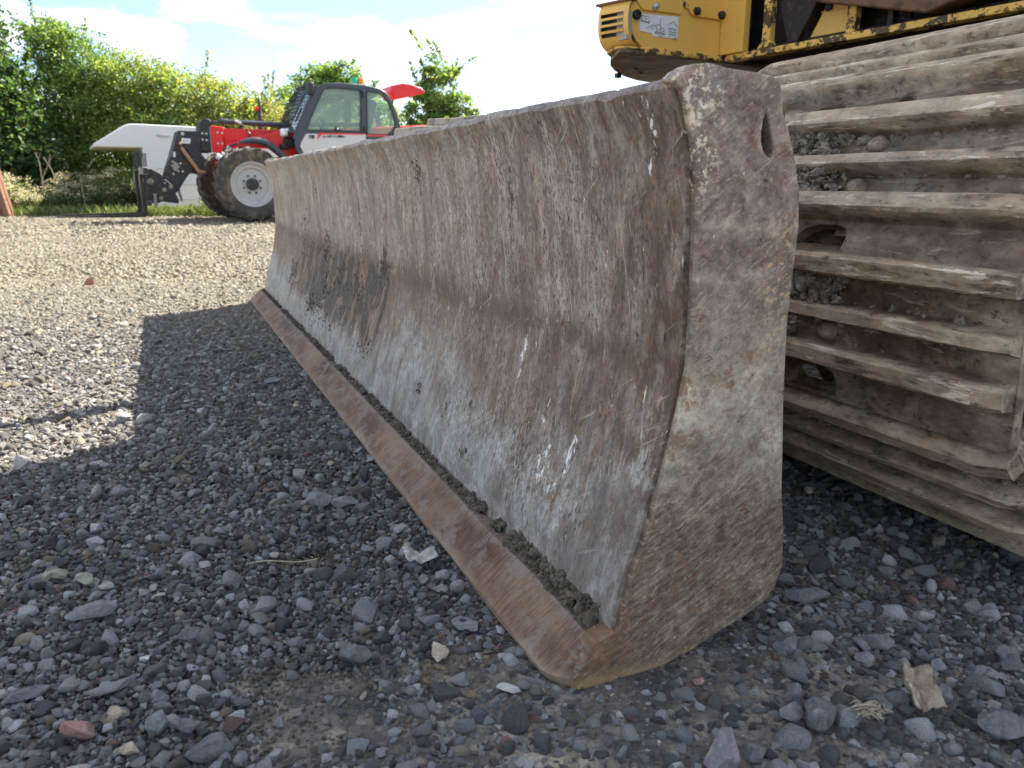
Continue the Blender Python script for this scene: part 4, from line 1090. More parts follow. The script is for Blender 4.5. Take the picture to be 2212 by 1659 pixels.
# hood, cab and boom above the frame: unseen, shaped to cast the foreground shadow
obj('engine_hood', MB().box(XB + .02, 4.5, 1.2, YA - .03, 1.9, 3.05), M['yellow'], upper, bevel=.04, seg=3)
cabm = MB().prism([(2.5, 1.3), (2.5, 3.1), (2.75, 3.55), (3.9, 3.55), (3.9, 1.3)], .4, 1.15, 'y')
obj('operator_cab', cabm, M['yellow'], upper, bevel=.05, seg=3)
obj('cab_window', MB().prism([(2.62, 2.3), (2.62, 3.05), (2.82, 3.42), (3.75, 3.42), (3.75, 2.3)], .392, .398, 'y'), M['glass'], upper)
obj('shadow_band_caster', MB().box(1.72, 1.94, 2.93, 2.955, 1.80, 2.02).tube([(1.93, 2.94, 1.9), (2.15, 2.9, 1.9), (2.3, 2.8, 1.92)], .014, 8), M['grime'], upper, bevel=.008)  # unseen plate on an arm, added to cast the dark band on the gravel
obj('boom', MB().prism([(3.2, 1.9), (3.6, 1.9), (4.3, 3.6), (5.6, 4.6), (5.5, 4.9), (4.0, 4.0)], 1.35, 1.7, 'y'), M['yellow'], upper, bevel=.03)
# ------------------------------------------------------------------ telehandler (local x = forward, y = towards its left side / the camera, z up; l = distance from the near side = -y)
tel = empty('telehandler', (-4.06, 12.44, 0), math.atan2(-.489, -.872), 'red and white telehandler with black forks lowered, parked in front of the hedge', 'telehandler')
def TP(name, poly, l0, l1, mat, parent=tel, bevel=.008, **k):
    return obj(name, MB().prism(poly, -l1, -l0, 'y'), mat, parent, bevel=bevel, **k)
NUT = to_mesh('wheel_nut', MB().cyl((0, .42 * .2, 0), (0, .42 * .3, 0), .015, n=8)); NUT.materials.append(M['black'])
def wheel(f, l, name='wheel'):
    RT = .575; W = .42
    prof = [(.335, W * .46), (.36, W * .50), (.43, W * .52), (.50, W * .5), (.535, W * .44), (.548, W * .3), (.552, 0), (.548, -W * .3), (.535, -W * .44), (.50, -W * .5), (.43, -W * .52), (.36, -W * .5), (.335, -W * .46)]
    ty = MB().lathe(prof, (0, 0, 0), 'y', 56)
    for side in (1, -1):
        for k in range(20):
            t0 = 2 * math.pi * (k + (.5 if side > 0 else 0)) / 20
            vs = []
            for (rr_, yy, dt) in ((.542, .0, .17), (.530, .50, 0.0)):
                for da in (-.045, .045):
                    for rad in (rr_, rr_ + .036 if yy < .4 else rr_ + .022):
                        t = t0 + dt + da
                        vs.append((rad * math.cos(t), side * yy * W, rad * math.sin(t)))
            ty.add(vs, [(0, 1, 3, 2), (4, 6, 7, 5), (0, 4, 5, 1), (2, 3, 7, 6), (1, 5, 7, 3), (0, 2, 6, 4)])
            # shoulder of the lug running down the sidewall
            vs = []
            for (rad, yy) in ((.545, .50), (.47, .525)):
                for da in (-.04, .035):
                    for o_ in (0, .012):
                        t = t0 + da - (.545 - rad) * .9
                        vs.append((rad * math.cos(t), side * (yy * W - .004 + o_), rad * math.sin(t)))
            ty.add(vs, [(0, 1, 3, 2), (4, 6, 7, 5), (0, 4, 5, 1), (2, 3, 7, 6), (1, 5, 7, 3), (0, 2, 6, 4)])
    w = obj(name, ty, M['rubber'], tel, smooth=30)
    w.location = (f, -l, RT + .005)
    rim = MB().lathe([(.345, W * .47), (.335, W * .48), (.325, W * .46), (.318, W * .36), (.30, W * .30), (.285, W * .27), (.255, W * .27), (.235, W * .16), (.215, W * .15), (.13, W * .22), (.12, W * .22), (.0, W * .22)], (0, 0, 0), 'y', 48)
    obj('rim', rim, M['rim'], w, smooth=40)
    obj('hub', MB().lathe([(.092, W * .2), (.092, W * .38), (.08, W * .41), (0, W * .41)], (0, 0, 0), 'y', 28), M['black'], w, smooth=40)
    for k in range(8):
        t = 2 * math.pi * (k + .5) / 8
        o = link(bpy.data.objects.new('wheel_nut', NUT), w); o.location = (.137 * math.cos(t), 0, .137 * math.sin(t))
    return w
for f, l in ((0, .14), (0, 1.86), (-2.85, .14), (-2.85, 1.86)):
    wheel(f, l)
# chassis and boom
TP('chassis', [(.30, .55), (.30, .95), (-.62, 1.02), (-.80, .80), (-3.4, .85), (-3.5, .45), (-2.0, .38), (-.7, .42), (-.2, .5)], .55, 1.55, M['red'], bevel=.02)
for x_ in (0, -2.85): obj('axle', MB().cyl((x_, -.2, .58), (x_, -1.8, .58), .10, n=14), M['grime'], tel)
TP('inner_wing', [(.22, 1.12), (-.35, 1.17), (-.62, .96), (-.86, .60), (-.95, .55), (-.80, 1.25), (-.66, 1.45), (.20, 1.2)], .44, .50, M['red'], bevel=.006)
bm_ = TP('boom', [(.25, 1.165), (.25, 1.452), (-.9, 1.458), (-3.3, 1.62), (-3.35, 1.30), (-.7, 1.16)], .72, 1.12, M['red'], bevel=.02, seg=3)
TP('boom_cheek', [(.445, 1.075), (.30, 1.065), (.262, 1.10), (.238, 1.47), (.41, 1.482), (.447, 1.47)], .69, .735, M['red'], bm_, bevel=.012)
BOLT = to_mesh('bolt', MB().cyl((0, 0, 0), (0, .02, 0), .017, n=8)); BOLT.materials.append(M['steel'])
def bolts(qs, y, par):
    for q in qs:
        o = link(bpy.data.objects.new('bolt', BOLT), par); o.location = (q[0], y, q[1])
bolts(((.345, 1.378), (.275, 1.375), (.352, 1.215), (.285, 1.213)), -.692, bm_)
TP('boom_seam', [(.235, 1.262), (-.66, 1.255), (-.66, 1.268), (.235, 1.275)], .712, .7195, M['red'], bm_, bevel=.003)
obj('boom_cylinder', MB().tube([(.25, -.80, 1.556), (-.80, -.80, 1.538), (-2.2, -.80, 1.60)], .042, 14).tube([(.26, -.80, 1.556), (.22, -.80, 1.556)], .058, 14).tube([(.58, -.8, 1.535), (.24, -.8, 1.55)], .02, 10), M['char'], tel, smooth=50)
obj('rubber_hose', MB().tube([(.09, -.74, 1.565), (.0, -.70, 1.54), (-.10, -.68, 1.47), (-.15, -.67, 1.38), (-.15, -.68, 1.25)], .014, 8), M['black'], tel, smooth=60)
obj('hose_coupling', MB().cyl((.06, -.71, 1.57), (-.03, -.69, 1.53), .022, n=10), M['steel'], tel)
# boom head and gooseneck
hd = TP('boom_head', [(.575, 1.555), (.52, 1.59), (.43, 1.575), (.42, 1.48), (.452, 1.475), (.452, 1.07), (.60, 1.08), (.62, 1.0), (.70, .76), (.74, .74), (.76, .86), (.66, 1.10), (.60, 1.39), (.60, 1.50)], .70, 1.14, M['black'], bevel=.012)
bolts(((.575, 1.36), (.515, 1.358), (.578, 1.265), (.515, 1.262)), -.699, hd)
gn_ = TP('gooseneck', [(.925, 1.395), (.60, 1.392), (.60, 1.08), (.69, .86), (.86, .70), (1.00, .50), (1.10, .40), (1.165, .60), (1.185, .70), (1.06, 1.02)], .68, 1.16, M['black'], bevel=.012)
TP('side_gusset', [(.86, 1.16), (.70, 1.14), (.58, .98), (.62, .83), (.69, .80)], .60, .66, M['black'], gn_)
TP('side_gusset', [(.86, 1.16), (.70, 1.14), (.58, .98), (.62, .83), (.69, .80)], 1.18, 1.24, M['black'], gn_)
obj('pin', MB().cyl((.87, -.64, 1.345), (.87, -1.2, 1.345), .024, n=12), M['steel'], gn_)
TP('data_plate', [(.895, 1.205), (.77, 1.20), (.755, 1.275), (.885, 1.28)], .672, .678, M['sticker'], gn_, bevel=0)
dp = MB()
for i, x in enumerate((.785, .80, .822, .845, .86)):
    dp.box(x, x + .007, -.671, -.669, 1.225, 1.255)
obj('plate_print', dp, M['ink'], gn_, smooth=0)
TP('data_plate', [(1.035, 1.0), (1.005, .99), (.998, 1.07), (1.03, 1.075)], .672, .678, M['sticker'], gn_, bevel=0)
for l in (.58, 1.26):
    obj('guard_rail', MB().tube([(.905, -l - .02, 1.21), (.93, -l, 1.185), (.91, -l, 1.13), (.70, -l, .79), (.66, -l, .765), (.60, -l - .02, .768)], .028, 10), M['brown'], gn_, smooth=60)
for k, q in enumerate(((1.07, .93), (1.05, .885), (1.08, .865), (1.06, .82))):
    obj('hydraulic_coupling', MB().cyl((q[0], -.65, q[1]), (q[0] - .09, -.65, q[1] - .045), .018, n=10), M['ltgrey'], gn_)
bolts(((.94, .90), (.92, .78), (1.06, .74)), -.68, gn_)
# carriage with forks
cr = TP('carriage', [(1.46, .815), (1.365, .808), (1.25, .735), (1.09, .56), (1.02, .315), (1.035, .285), (1.27, .32), (1.33, .295), (1.49, .30)], .64, .70, M['black'], bevel=.01)
TP('carriage_plate', [(1.46, .815), (1.365, .808), (1.25, .735), (1.09, .56), (1.02, .315), (1.035, .285), (1.27, .32), (1.33, .295), (1.49, .30)], 1.14, 1.20, M['black'], cr, bevel=.01)
for q, r in (((1.405, .625), .048), ((1.22, .50), .034), ((1.275, .37), .03), ((1.12, .545), .03), ((1.20, .60), .014)):
    obj('pin', MB().cyl((q[0], -.615, q[1]), (q[0], -.66, q[1]), r, n=18).cyl((q[0], -.605, q[1]), (q[0], -.62, q[1]), r * .55, n=12), M['beige'] if r > .029 else M['steel'], cr, bevel=.004)
obj('grab_bar', MB().tube([(1.20, -.62, .66), (1.10, -.62, .565)], .009, 6), M['steel'], cr)
obj('coil_spring', MB().tube([(1.365 + .022 * math.cos(k * 1.3), -.62 + .022 * math.sin(k * 1.3), .44 - k * .0036) for k in range(60)], .006, 5), M['steel'], cr, smooth=60)
obj('fork_rail', MB().box(1.46, 1.52, -1.65, -.15, .74, .82).box(1.46, 1.52, -1.65, -.15, .27, .34), M['black'], cr, bevel=.008)
for l in (.36, 1.30):
    obj('fork', MB().prism([(1.52, .80), (1.565, .80), (1.575, .20), (1.60, .145), (1.66, .138), (2.72, .128), (2.74, .112), (1.55, .095), (1.51, .13)], -l - .13, -l, 'y'), M['grime'], cr, bevel=.006)
br = MB()
for k in range(9):
    l = .20 + k * .175
    br.box(1.53, 1.55, -l - .02, -l, .82, 1.07)
br.box(1.525, 1.555, -1.62, -.18, 1.05, 1.085)
obj('load_guard', br, M['black'], cr, bevel=.004)
# comb of hoses hung at the near end of the load guard
for k in range(7):
    obj('hose', MB().tube([(1.585 - k * .021, -.30, 1.06 - .004 * k), (1.575 - k * .019, -.30, .84)], .0075, 6), M['black'], cr, smooth=60)
obj('hose_clamp', MB().box(1.455, 1.575, -.32, -.28, .73, .83), M['ltgrey'], cr, bevel=.006)
obj('tilt_ram', MB().tube([(1.03, -.75, .62), (.97, -.75, .32)], .02, 8), M['steel'], cr)
obj('hose', MB().tube([(1.0, -.85, .62), (.94, -.85, .32)], .012, 8), M['steel'], cr)
obj('steering_ram', MB().tube([(.42, -.50, 1.02), (.22, -.46, .90)], .045, 12).tube([(.35, -.42, 1.05), (.25, -.40, 1.02)], .03, 10).tube([(.22, -.46, .90), (.05, -.44, .84)], .028, 10), M['lens'], tel, smooth=50)
# tube fender
obj('fender', MB().tube([(.10, -.22, 1.215), (.02, -.22, 1.238), (-.10, -.22, 1.252), (-.24, -.22, 1.238), (-.36, -.22, 1.185), (-.46, -.22, 1.105), (-.56, -.22, 1.01), (-.64, -.22, .92), (-.70, -.22, .80)], [.018, .036, .05, .055, .055, .052, .05, .045, .04], 12), M['char'], tel, smooth=60)
obj('fender_hose', MB().tube([(.34, -.4, 1.10), (.24, -.34, 1.16), (.12, -.25, 1.20)], .016, 8), M['black'], tel, smooth=60)
obj('hose_coupling', MB().cyl((.24, -.345, 1.155), (.27, -.36, 1.13), .026, n=10), M['steel'], tel)
# cab
OUTL = [(-.70, .55), (-.86, .97), (-.765, 1.10), (-.735, 1.215), (-.80, 1.44), (-.985, 1.80), (-1.13, 2.06), (-1.20, 2.125), (-1.32, 2.165), (-1.55, 2.18), (-1.95, 2.17), (-2.22, 2.13), (-2.34, 2.06), (-2.42, 1.94), (-2.51, 1.73), (-2.565, 1.50), (-2.55, 1.40), (-2.46, 1.28), (-2.45, .55)]
G1 = [(-.945, 1.44), (-1.09, 1.74), (-1.225, 2.0), (-1.27, 2.06), (-1.345, 2.085), (-1.60, 2.09), (-1.876, 2.075), (-1.848, 1.44)]
G2 = [(-1.965, 1.40), (-1.985, 2.065), (-2.16, 2.06), (-2.25, 2.03), (-2.345, 1.92), (-2.42, 1.74), (-2.455, 1.60), (-2.44, 1.51), (-2.33, 1.40)]
cab = obj('cab', plate_with_holes(OUTL, [G1, G2], -.21, -.15), M['char'], tel, bevel=.012)
obj('far_side', plate_with_holes(OUTL, [G1, G2], -1.06, -1.0), M['char'], cab, bevel=.008)
TP('roof', [(-1.16, 2.10), (-1.32, 2.16), (-1.55, 2.175), (-1.95, 2.165), (-2.22, 2.125), (-2.30, 2.07), (-2.2, 2.06), (-1.9, 2.09), (-1.5, 2.10), (-1.25, 2.07)], .211, .999, M['char'], cab)
TP('roof_lining', [(-1.28, 2.055), (-1.5, 2.092), (-1.9, 2.082), (-2.2, 2.052), (-2.2, 2.0), (-1.9, 2.01), (-1.5, 2.0), (-1.34, 1.98)], .25, .98, M['lining'], cab)
TP('floor_tub', [(-.86, 1.02), (-.80, 1.35), (-2.5, 1.35), (-2.5, .6), (-.76, .6)], .215, .998, M['interior'], cab)
TP('door_panel', [(-.925, 1.372), (-1.925, 1.392), (-1.915, .62), (-.84, .62), (-.905, 1.0), (-.815, 1.17), (-.84, 1.24)], .128, .149, M['white'], cab, bevel=.008)
TP('door_seam', [(-1.0, 1.115), (-1.6, 1.10), (-1.9, 1.11), (-1.9, 1.122), (-1.6, 1.113), (-1.0, 1.128)], .122, .1275, M['white'], cab, bevel=.003)
TP('lower_rear_panel', [(-1.955, 1.30), (-2.30, 1.31), (-2.42, 1.26), (-2.42, .6), (-1.955, .6)], .138, .149, M['char'], cab)
gl = MB().prism(G1, -.186, -.180, 'y'); obj('door_window', gl, M['glass'], cab, smooth=0)
gl = MB().prism(G2, -.186, -.180, 'y'); obj('rear_window', gl, M['glass'], cab, smooth=0)
for G in (G1, G2): obj('far_window', MB().prism(G, -1.034, -1.03, 'y'), M['glass'], cab, smooth=0)
# window trim proud of the frame
for G in (G1, G2):
    ring = plate_with_holes([(p[0] * 1.0 + (p[0] - sum(q[0] for q in G) / len(G)) * .03, p[1] + (p[1] - sum(q[1] for q in G) / len(G)) * .035) for p in G], [G], -.149, -.138)
    obj('window_trim', ring, M['black'], cab)
obj('door_handle', MB().box(-1.055, -.965, -.127, -.115, 1.30, 1.352), M['black'], cab, bevel=.006)
obj('door_lock', MB().cyl((-.985, -.116, 1.318), (-.985, -.11, 1.318), .010, n=10), M['steel'], cab)
obj('window_latch', MB().cyl((-1.448, -.178, 1.46), (-1.448, -.11, 1.46), .034, n=16), M['black'], cab, bevel=.006)
obj('latch_knob', MB().cyl((-1.443, -.108, 1.465), (-1.443, -.10, 1.465), .016, n=12), M['lens'], cab)
for z in (1.46, 2.02):
    obj('hinge', MB().box(-1.935, -1.895, -.149, -.115, z - .05, z + .05), M['black'], cab, bevel=.008)
TP('red_stripe', [(-1.12, 1.388), (-1.90, 1.40), (-1.898, 1.382), (-1.20, 1.365)], .1235, .1275, M['redprint'], cab, bevel=0)
TP('red_flash', [(-1.112, 1.372), (-1.195, 1.378), (-1.10, 1.272)], .1235, .1275, M['redprint'], cab, bevel=0)
TP('black_flash', [(-1.18, 1.318), (-1.21, 1.355), (-1.50, 1.362), (-1.58, 1.335), (-1.5, 1.325)], .124, .1275, M['black'], cab, bevel=0)
TP('red_stripe', [(-1.945, 1.392), (-2.32, 1.395), (-2.29, 1.366), (-1.945, 1.362)], .140, .1485, M['redprint'], cab, bevel=0)
TP('blue_flash', [(-1.975, 1.235), (-2.0, 1.275), (-2.16, 1.295), (-2.10, 1.235)], .131, .1375, M['blue'], cab, bevel=0)
TP('green_sticker', [(-1.985, 1.165), (-1.985, 1.215), (-2.1, 1.215), (-2.1, 1.165)], .131, .1375, M['green'], cab, bevel=0)
fc = bpy.data.curves.new('door_lettering', 'FONT'); fc.body = 'MT-1033'; fc.size = .062; fc.extrude = .0015; fc.shear = .3
fc.materials.append(M['sticker'])
fo = link(bpy.data.objects.new('door_lettering', fc), cab)
fo.matrix_local = Matrix(((-1, 0, 0, -1.205), (0, 0, 1, -.120), (0, 1, 0, 1.318), (0, 0, 0, 1)))
obj('corner_lock', MB().cyl((-2.44, -.149, 1.39), (-2.44, -.12, 1.39), .04, n=14), M['black'], cab, bevel=.008)
# windscreen, guard and pillars in front of the cab
obj('windscreen', MB().add([(-.80, -.22, 1.40), (-1.16, -.22, 2.09), (-1.10, -.98, 2.10), (-.74, -.98, 1.42)], [(0, 1, 2, 3)]), M['glass'], cab, smooth=0)
gd = MB()
for k in range(12):
    t = k / 11
    gd.tube([(-.70 - .36 * t, -.22, 1.47 + .67 * t), (-.66 - .36 * t, -.98, 1.47 + .67 * t)], .008, 5)
for k in range(9):
    l = .22 + k * .095
    gd.tube([(-.70 + .004 * k, -l, 1.47), (-1.06 + .004 * k, -l, 2.14)], .009, 5)
obj('windscreen_guard', gd, M['black'], cab, smooth=60)
obj('front_pillar', MB().tube([(-.76, -.2, 1.28), (-.80, -.2, 1.44), (-1.14, -.2, 2.10)], .032, 8), M['char'], cab, smooth=60)
obj('front_pillar', MB().tube([(-.76, -1.0, 1.28), (-.80, -1.0, 1.44), (-1.14, -1.0, 2.10)], .032, 8), M['char'], cab, smooth=60)
obj('wiper', MB().tube([(-.83, -.40, 1.56), (-.93, -.30, 1.78)], .008, 5), M['black'], cab)
obj('work_light', MB().box(-1.10, -1.0, -.24, -.12, 1.97, 2.16), M['black'], cab, bevel=.02)
obj('headlight', MB().lathe([(.0, .04), (.055, .035), (.07, 0), (.05, -.07), (0, -.08)], (-.62, -.42, 1.39), 'x', 22), M['lens'], tel, smooth=60)
obj('lamp_bracket', MB().box(-.80, -.62, -.60, -.40, 1.16, 1.30).box(-.74, -.64, -.5, -.40, 1.30, 1.42).box(-.70, -.56, -.47, -.36, 1.13, 1.22), M['grime'], tel, bevel=.02)
# seat and wheel inside
obj('driver_seat', MB().box(-2.15, -1.70, -.82, -.42, 1.20, 1.34).prism([(-2.1, 1.34), (-2.28, 1.95), (-2.17, 1.99), (-1.98, 1.36)], -.80, -.44, 'y'), M['interior'], cab, bevel=.03, seg=3)
obj('steering_wheel', MB().tube([(-1.34 + .11 * math.cos(k / 24 * 6.283) * .6, -.62 + .19 * math.sin(k / 24 * 6.283), 1.55 + .11 * math.cos(k / 24 * 6.283)) for k in range(25)], .014, 6).tube([(-1.34, -.62, 1.55), (-1.22, -.62, 1.30)], .03, 8).tube([(-1.38, -.62, 1.46), (-1.30, -.62, 1.64)], .012, 6), M['black'], cab, smooth=60)
obj('sun_visor', MB().box(-1.62, -1.40, -.9, -.3, 1.93, 2.02), M['interior'], cab, bevel=.02)
# beacons, mirror, raised cover
for x, mt_ in ((-1.96, 'green'), (-2.07, 'amber')):
    obj('beacon', MB().lathe([(.0, .10), (.045, .095), (.055, .07), (.058, .0), (.0, 0)], (x, -.70, 2.245), 'z', 20), M[mt_], cab, smooth=50)
    obj('beacon_base', MB().cyl((x, -.70, 2.165), (x, -.70, 2.245), .05, n=16), M['lens'], cab, bevel=.004)
obj('mirror_arm', MB().tube([(-.60, -1.95, 1.45), (-.60, -1.95, 1.84), (-.61, -1.95, 1.98)], [.045, .035, .02], 10).tube([(-.6, -1.4, 1.35), (-.6, -1.95, 1.45)], .03, 8), M['black'], tel, smooth=60)
obj('mirror', MB().box(-.635, -.605, -2.02, -1.92, 1.86, 2.06), M['black'], tel, bevel=.02)
obj('side_lamp', MB().cyl((-.585, -1.93, 1.88), (-.52, -1.93, 1.88), .035, n=14), M['redprint'], tel, bevel=.008)
obj('engine_cover', MB().prism([(-2.86, 2.22), (-2.88, 2.33), (-3.10, 2.385), (-3.28, 2.37), (-3.46, 2.325), (-3.54, 2.27), (-3.535, 2.235), (-3.35, 2.19), (-3.12, 2.135), (-2.95, 2.10)], -1.95, -1.35, 'y'), M['red'], tel, bevel=.04, seg=3)
obj('cover_strut', MB().tube([(-3.0, -1.6, 2.18), (-2.9, -1.6, 1.5)], .02, 8), M['black'], tel)
TP('rear_body', [(-2.6, .8), (-2.6, 1.45), (-2.75, 1.52), (-3.6, 1.40), (-3.7, .7)], .55, 2.0, M['red'], bevel=.04, seg=3)
TP('engine_bay', [(-.9, .7), (-.9, 1.30), (-1.3, 1.36), (-2.6, 1.36), (-2.6, .7)], 1.3, 1.98, M['red'], bevel=.04, seg=3)

# ------------------------------------------------------------------ white moulded camper body beyond the forks
camp = empty('camper_body', (-7.213, 15.4, 0), R(45), 'white moulded camper body with an overhanging nose standing by the hedge', 'camper body')
cpoly = [(-.74, 1.255), (-.755, 1.285), (-.72, 1.32), (-.17, 1.655), (-.08, 1.685), (.04, 1.695), (3.2, 1.70), (3.2, .02), (.0, .02), (.03, .6), (.13, 1.265)]
SHR = Matrix(((1, .27, 0, 0), (0, 1, 0, 0), (0, 0, 1, 0), (0, 0, 0, 1)))
shell = obj('shell', MB().prism(cpoly, .0, 1.75, 'y').xform(SHR), M['camper'], camp, bevel=.05, seg=4)
for z_ in (.28, .58, .88):
    obj('moulded_rib', MB().box(.35, 3.0, -.027, -.0005, z_, z_ + .04), M['camper'], camp, bevel=.01)
obj('vent', MB().box(.43, .66, -.02, -.0005, 1.475, 1.525), M['ltgrey'], camp, bevel=.004)
for k in range(3): obj('slat', MB().box(.44, .65, -.027, -.0205, 1.482 + k * .014, 1.489 + k * .014), M['sticker'], camp)
obj('nose_underside', MB().prism([(-.70, 1.2535), (.10, 1.2625), (.10, 1.255), (-.70, 1.246)], .06, 1.70, 'y').xform(SHR), plain('bounce_tinted_grp', (0.50, 0.46, 0.28), 0.6, 0, 0.1, 4), camp)  # yellow light reflected onto the underside is put into this colour
obj('front_wall', MB().prism([(.024, .6), (.116, 1.24), (.108, 1.243), (.012, .6), (-.010, .05), (-.002, .05)], .06, 1.70, 'y').xform(SHR), bpy.data.materials['bounce_tinted_grp'], camp)  # carries the same painted yellow bounce light

# ------------------------------------------------------------------ rusty steel bracket at the left edge
rs = MB().prism([(-.42, 0), (-.40, .25), (-.16, 1.0), (-.06, 1.02), (.0, .9), (.155, .05), (.15, 0)], 0, .08, 'y').prism([(-.10, .98), (.0, .9), (.155, 0), (.06, 0)], -.10, -.002, 'y')
r_ = obj('steel_bracket', rs, M['rust_orange'], None, bevel=.008, label='orange rusted steel bracket leaning up from the gravel beside the weeds', cat='steel bracket')
r_.location = (-9.36, 14.5, 0)
# ------------------------------------------------------------------ vegetation
def leaf_mesh(name, P, size, colors, mat, up=0.35, aspect=.62, droop=0.0):
    """one folded diamond leaf (4 verts, 2 triangles joined as a quad) per point"""
    n = len(P)
    nrm = rng.normal(0, 1, (n, 3)); nrm[:, 2] = np.abs(nrm[:, 2]) + up; nrm /= np.linalg.norm(nrm, axis=1)[:, None]
    a = rng.normal(0, 1, (n, 3)); a[:, 2] -= droop; a -= (a * nrm).sum(1)[:, None] * nrm; a /= np.linalg.norm(a, axis=1)[:, None]
    b = np.cross(nrm, a)
    s = (size * rng.uniform(.65, 1.35, n))[:, None]
    V = np.stack([P - a * s * .5, P + b * s * aspect * .5 + nrm * s * .06, P + a * s * .5, P - b * s * aspect * .5 + nrm * s * .06], 1).reshape(-1, 3)
    Fc = np.arange(4 * n).reshape(n, 4)
    return np_mesh(name, V, Fc, mat, False, np.repeat(colors, 4, 0))

def pick_cols(n, pal, w, jit=.22):
    pal = np.array(pal); c = pal[rng.choice(len(pal), n, p=np.array(w) / sum(w))]
    c = c * rng.uniform(1 - jit, 1 + jit, (n, 1))
    lum = c @ np.array((.3, .6, .1))
    return c * .80 * np.array((.93, 1, 1)) + lum[:, None] * np.array((.94, 1.0, .86)) * .20

DARK = ([(.025, .055, .018), (.035, .075, .022), (.05, .10, .025), (.075, .12, .03), (.16, .15, .04)], [.3, .32, .22, .12, .04])
HAW = ([(.05, .09, .016), (.085, .13, .020), (.125, .17, .025), (.17, .19, .032), (.18, .12, .04)], [.2, .3, .28, .16, .06])
YEL = ([(.085, .12, .018), (.13, .17, .022), (.18, .21, .03), (.20, .19, .05), (.19, .12, .045)], [.2, .3, .26, .14, .10])
BRN = ([(.10, .11, .025), (.15, .14, .035), (.17, .11, .045), (.20, .14, .055), (.09, .12, .02)], [.2, .25, .22, .13, .2])
MID = ([(.035, .075, .018), (.06, .105, .022), (.09, .135, .028), (.13, .165, .035)], [.25, .33, .27, .15])
POP = ([(.06, .11, .02), (.095, .155, .028), (.14, .20, .04), (.035, .07, .02)], [.25, .33, .24, .18])

DARK = ([tuple(min(.36, q * 1.89) for q in c) for c in DARK[0]], DARK[1])
HAW = ([tuple(min(.36, q * 2.27) for q in c) for c in HAW[0]], HAW[1])
YEL = ([tuple(min(.36, q * 2.15) for q in c) for c in YEL[0]], YEL[1])
BRN = ([tuple(min(.36, q * 1.95) for q in c) for c in BRN[0]], BRN[1])
MID = ([tuple(min(.36, q * 2.27) for q in c) for c in MID[0]], MID[1])
POP = ([tuple(min(.36, q * 2.47) for q in c) for c in POP[0]], POP[1])
def tree(x, y, lobes, nleaf, pal, label, name='hawthorn_tree', size=.055, trunk_h=1.0, sprigs=6, group='trees and tall bushes of the hedge', clump=.24, per=46, cat='tree', dens=1.0):
    t = empty(name, (x, y, 0), 0, label, cat, group)
    tops = []
    # limbs
    tb = MB()
    top = max(l[2] + l[5] * .6 for l in lobes)
    main = [(0, 0, -.05), (.05, .03, trunk_h * .5), (-.03, .06, trunk_h)]
    tb.tube(main, [.10, .085, .07], 8)
    for l in lobes:
        e = Vector((l[0], l[1], l[2]))
        s0 = Vector((-.03, .06, trunk_h * random.uniform(.6, 1)))
        m = (s0 + e) / 2 + Vector((random.uniform(-.15, .15), random.uniform(-.1, .1), .12))
        tb.tube([s0, m, e], [.055, .035, .012], 6)
        for _ in range(3):
            d = Vector((random.gauss(0, 1) * l[3], random.gauss(0, 1) * l[4], abs(random.gauss(0, 1)) * l[5])) * .55
            tb.tube([m, m * .4 + (e + d) * .6 + Vector((0, 0, .05)), e + d], [.02, .012, .004], 5)
    # crown: clumps on and inside the lobes
    P = []; Cc = []
    wts = np.array([l[3] * l[5] for l in lobes]); wts = wts / wts.sum()
    nleaf = int(nleaf * 2.5 * dens); size = size * 1.35
    nc = max(6, int(nleaf / per))
    for li in rng.choice(len(lobes), nc, p=wts):
        l = lobes[li]
        d = rng.normal(0, 1, 3); d /= np.linalg.norm(d)
        rr = rng.uniform(.35, 1.0) ** .55
        c = np.array(l[:3]) + d * rr * np.array(l[3:6])
        if c[2] < .12: c[2] = rng.uniform(.12, .5)
        k = int(per * rng.uniform(.5, 1.5)); r = clump * rng.uniform(.55, 1.3)
        q = c + rng.normal(0, 1, (k, 3)) * np.array((r, r, r * .55)) * .6
        P.append(q); Cc.append(pick_cols(k, *pal) * rng.uniform(.68, 1.35))
    # sprigs standing out of the outline
    for _ in range(int(sprigs * 1.3)):
        l = lobes[rng.choice(len(lobes), p=wts)]
        a = random.uniform(-1.3, 1.3)
        s0 = Vector((l[0] + math.sin(a) * l[3] * .8, l[1] + random.uniform(-.5, .5) * l[4], l[2] + math.cos(a) * l[5] * .8))
        ln = random.uniform(.35, 1.05) * (.6 + .5 * l[5])
        d = Vector((math.sin(a) * .8 + random.uniform(-.3, .3), random.uniform(-.3, .3), 1.0)).normalized()
        bend = Vector((random.uniform(-.3, .3), 0, -.12))
        pts = [s0 + d * ln * q + bend * ln * q * q for q in (0, .35, .7, 1)]
        tb.tube(pts, [.010, .007, .005, .002], 4)
        k = int(ln * 95)
        tt = rng.random(k) ** .8
        q = np.array([tuple(s0 + d * ln * w + bend * ln * w * w) for w in tt]) + rng.normal(0, 1, (k, 3)) * (.05 * (1.25 - tt))[:, None]
        P.append(q); Cc.append(pick_cols(k, *pal))
    P = np.concatenate(P); Cc = np.concatenate(Cc)
    ok = P[:, 2] > .05
    obj('trunk', tb, M['bark'], t, smooth=60)
    obj('crown', leaf_mesh('crown', P[ok], size, Cc[ok], M['leaf']), None, t)
    return t
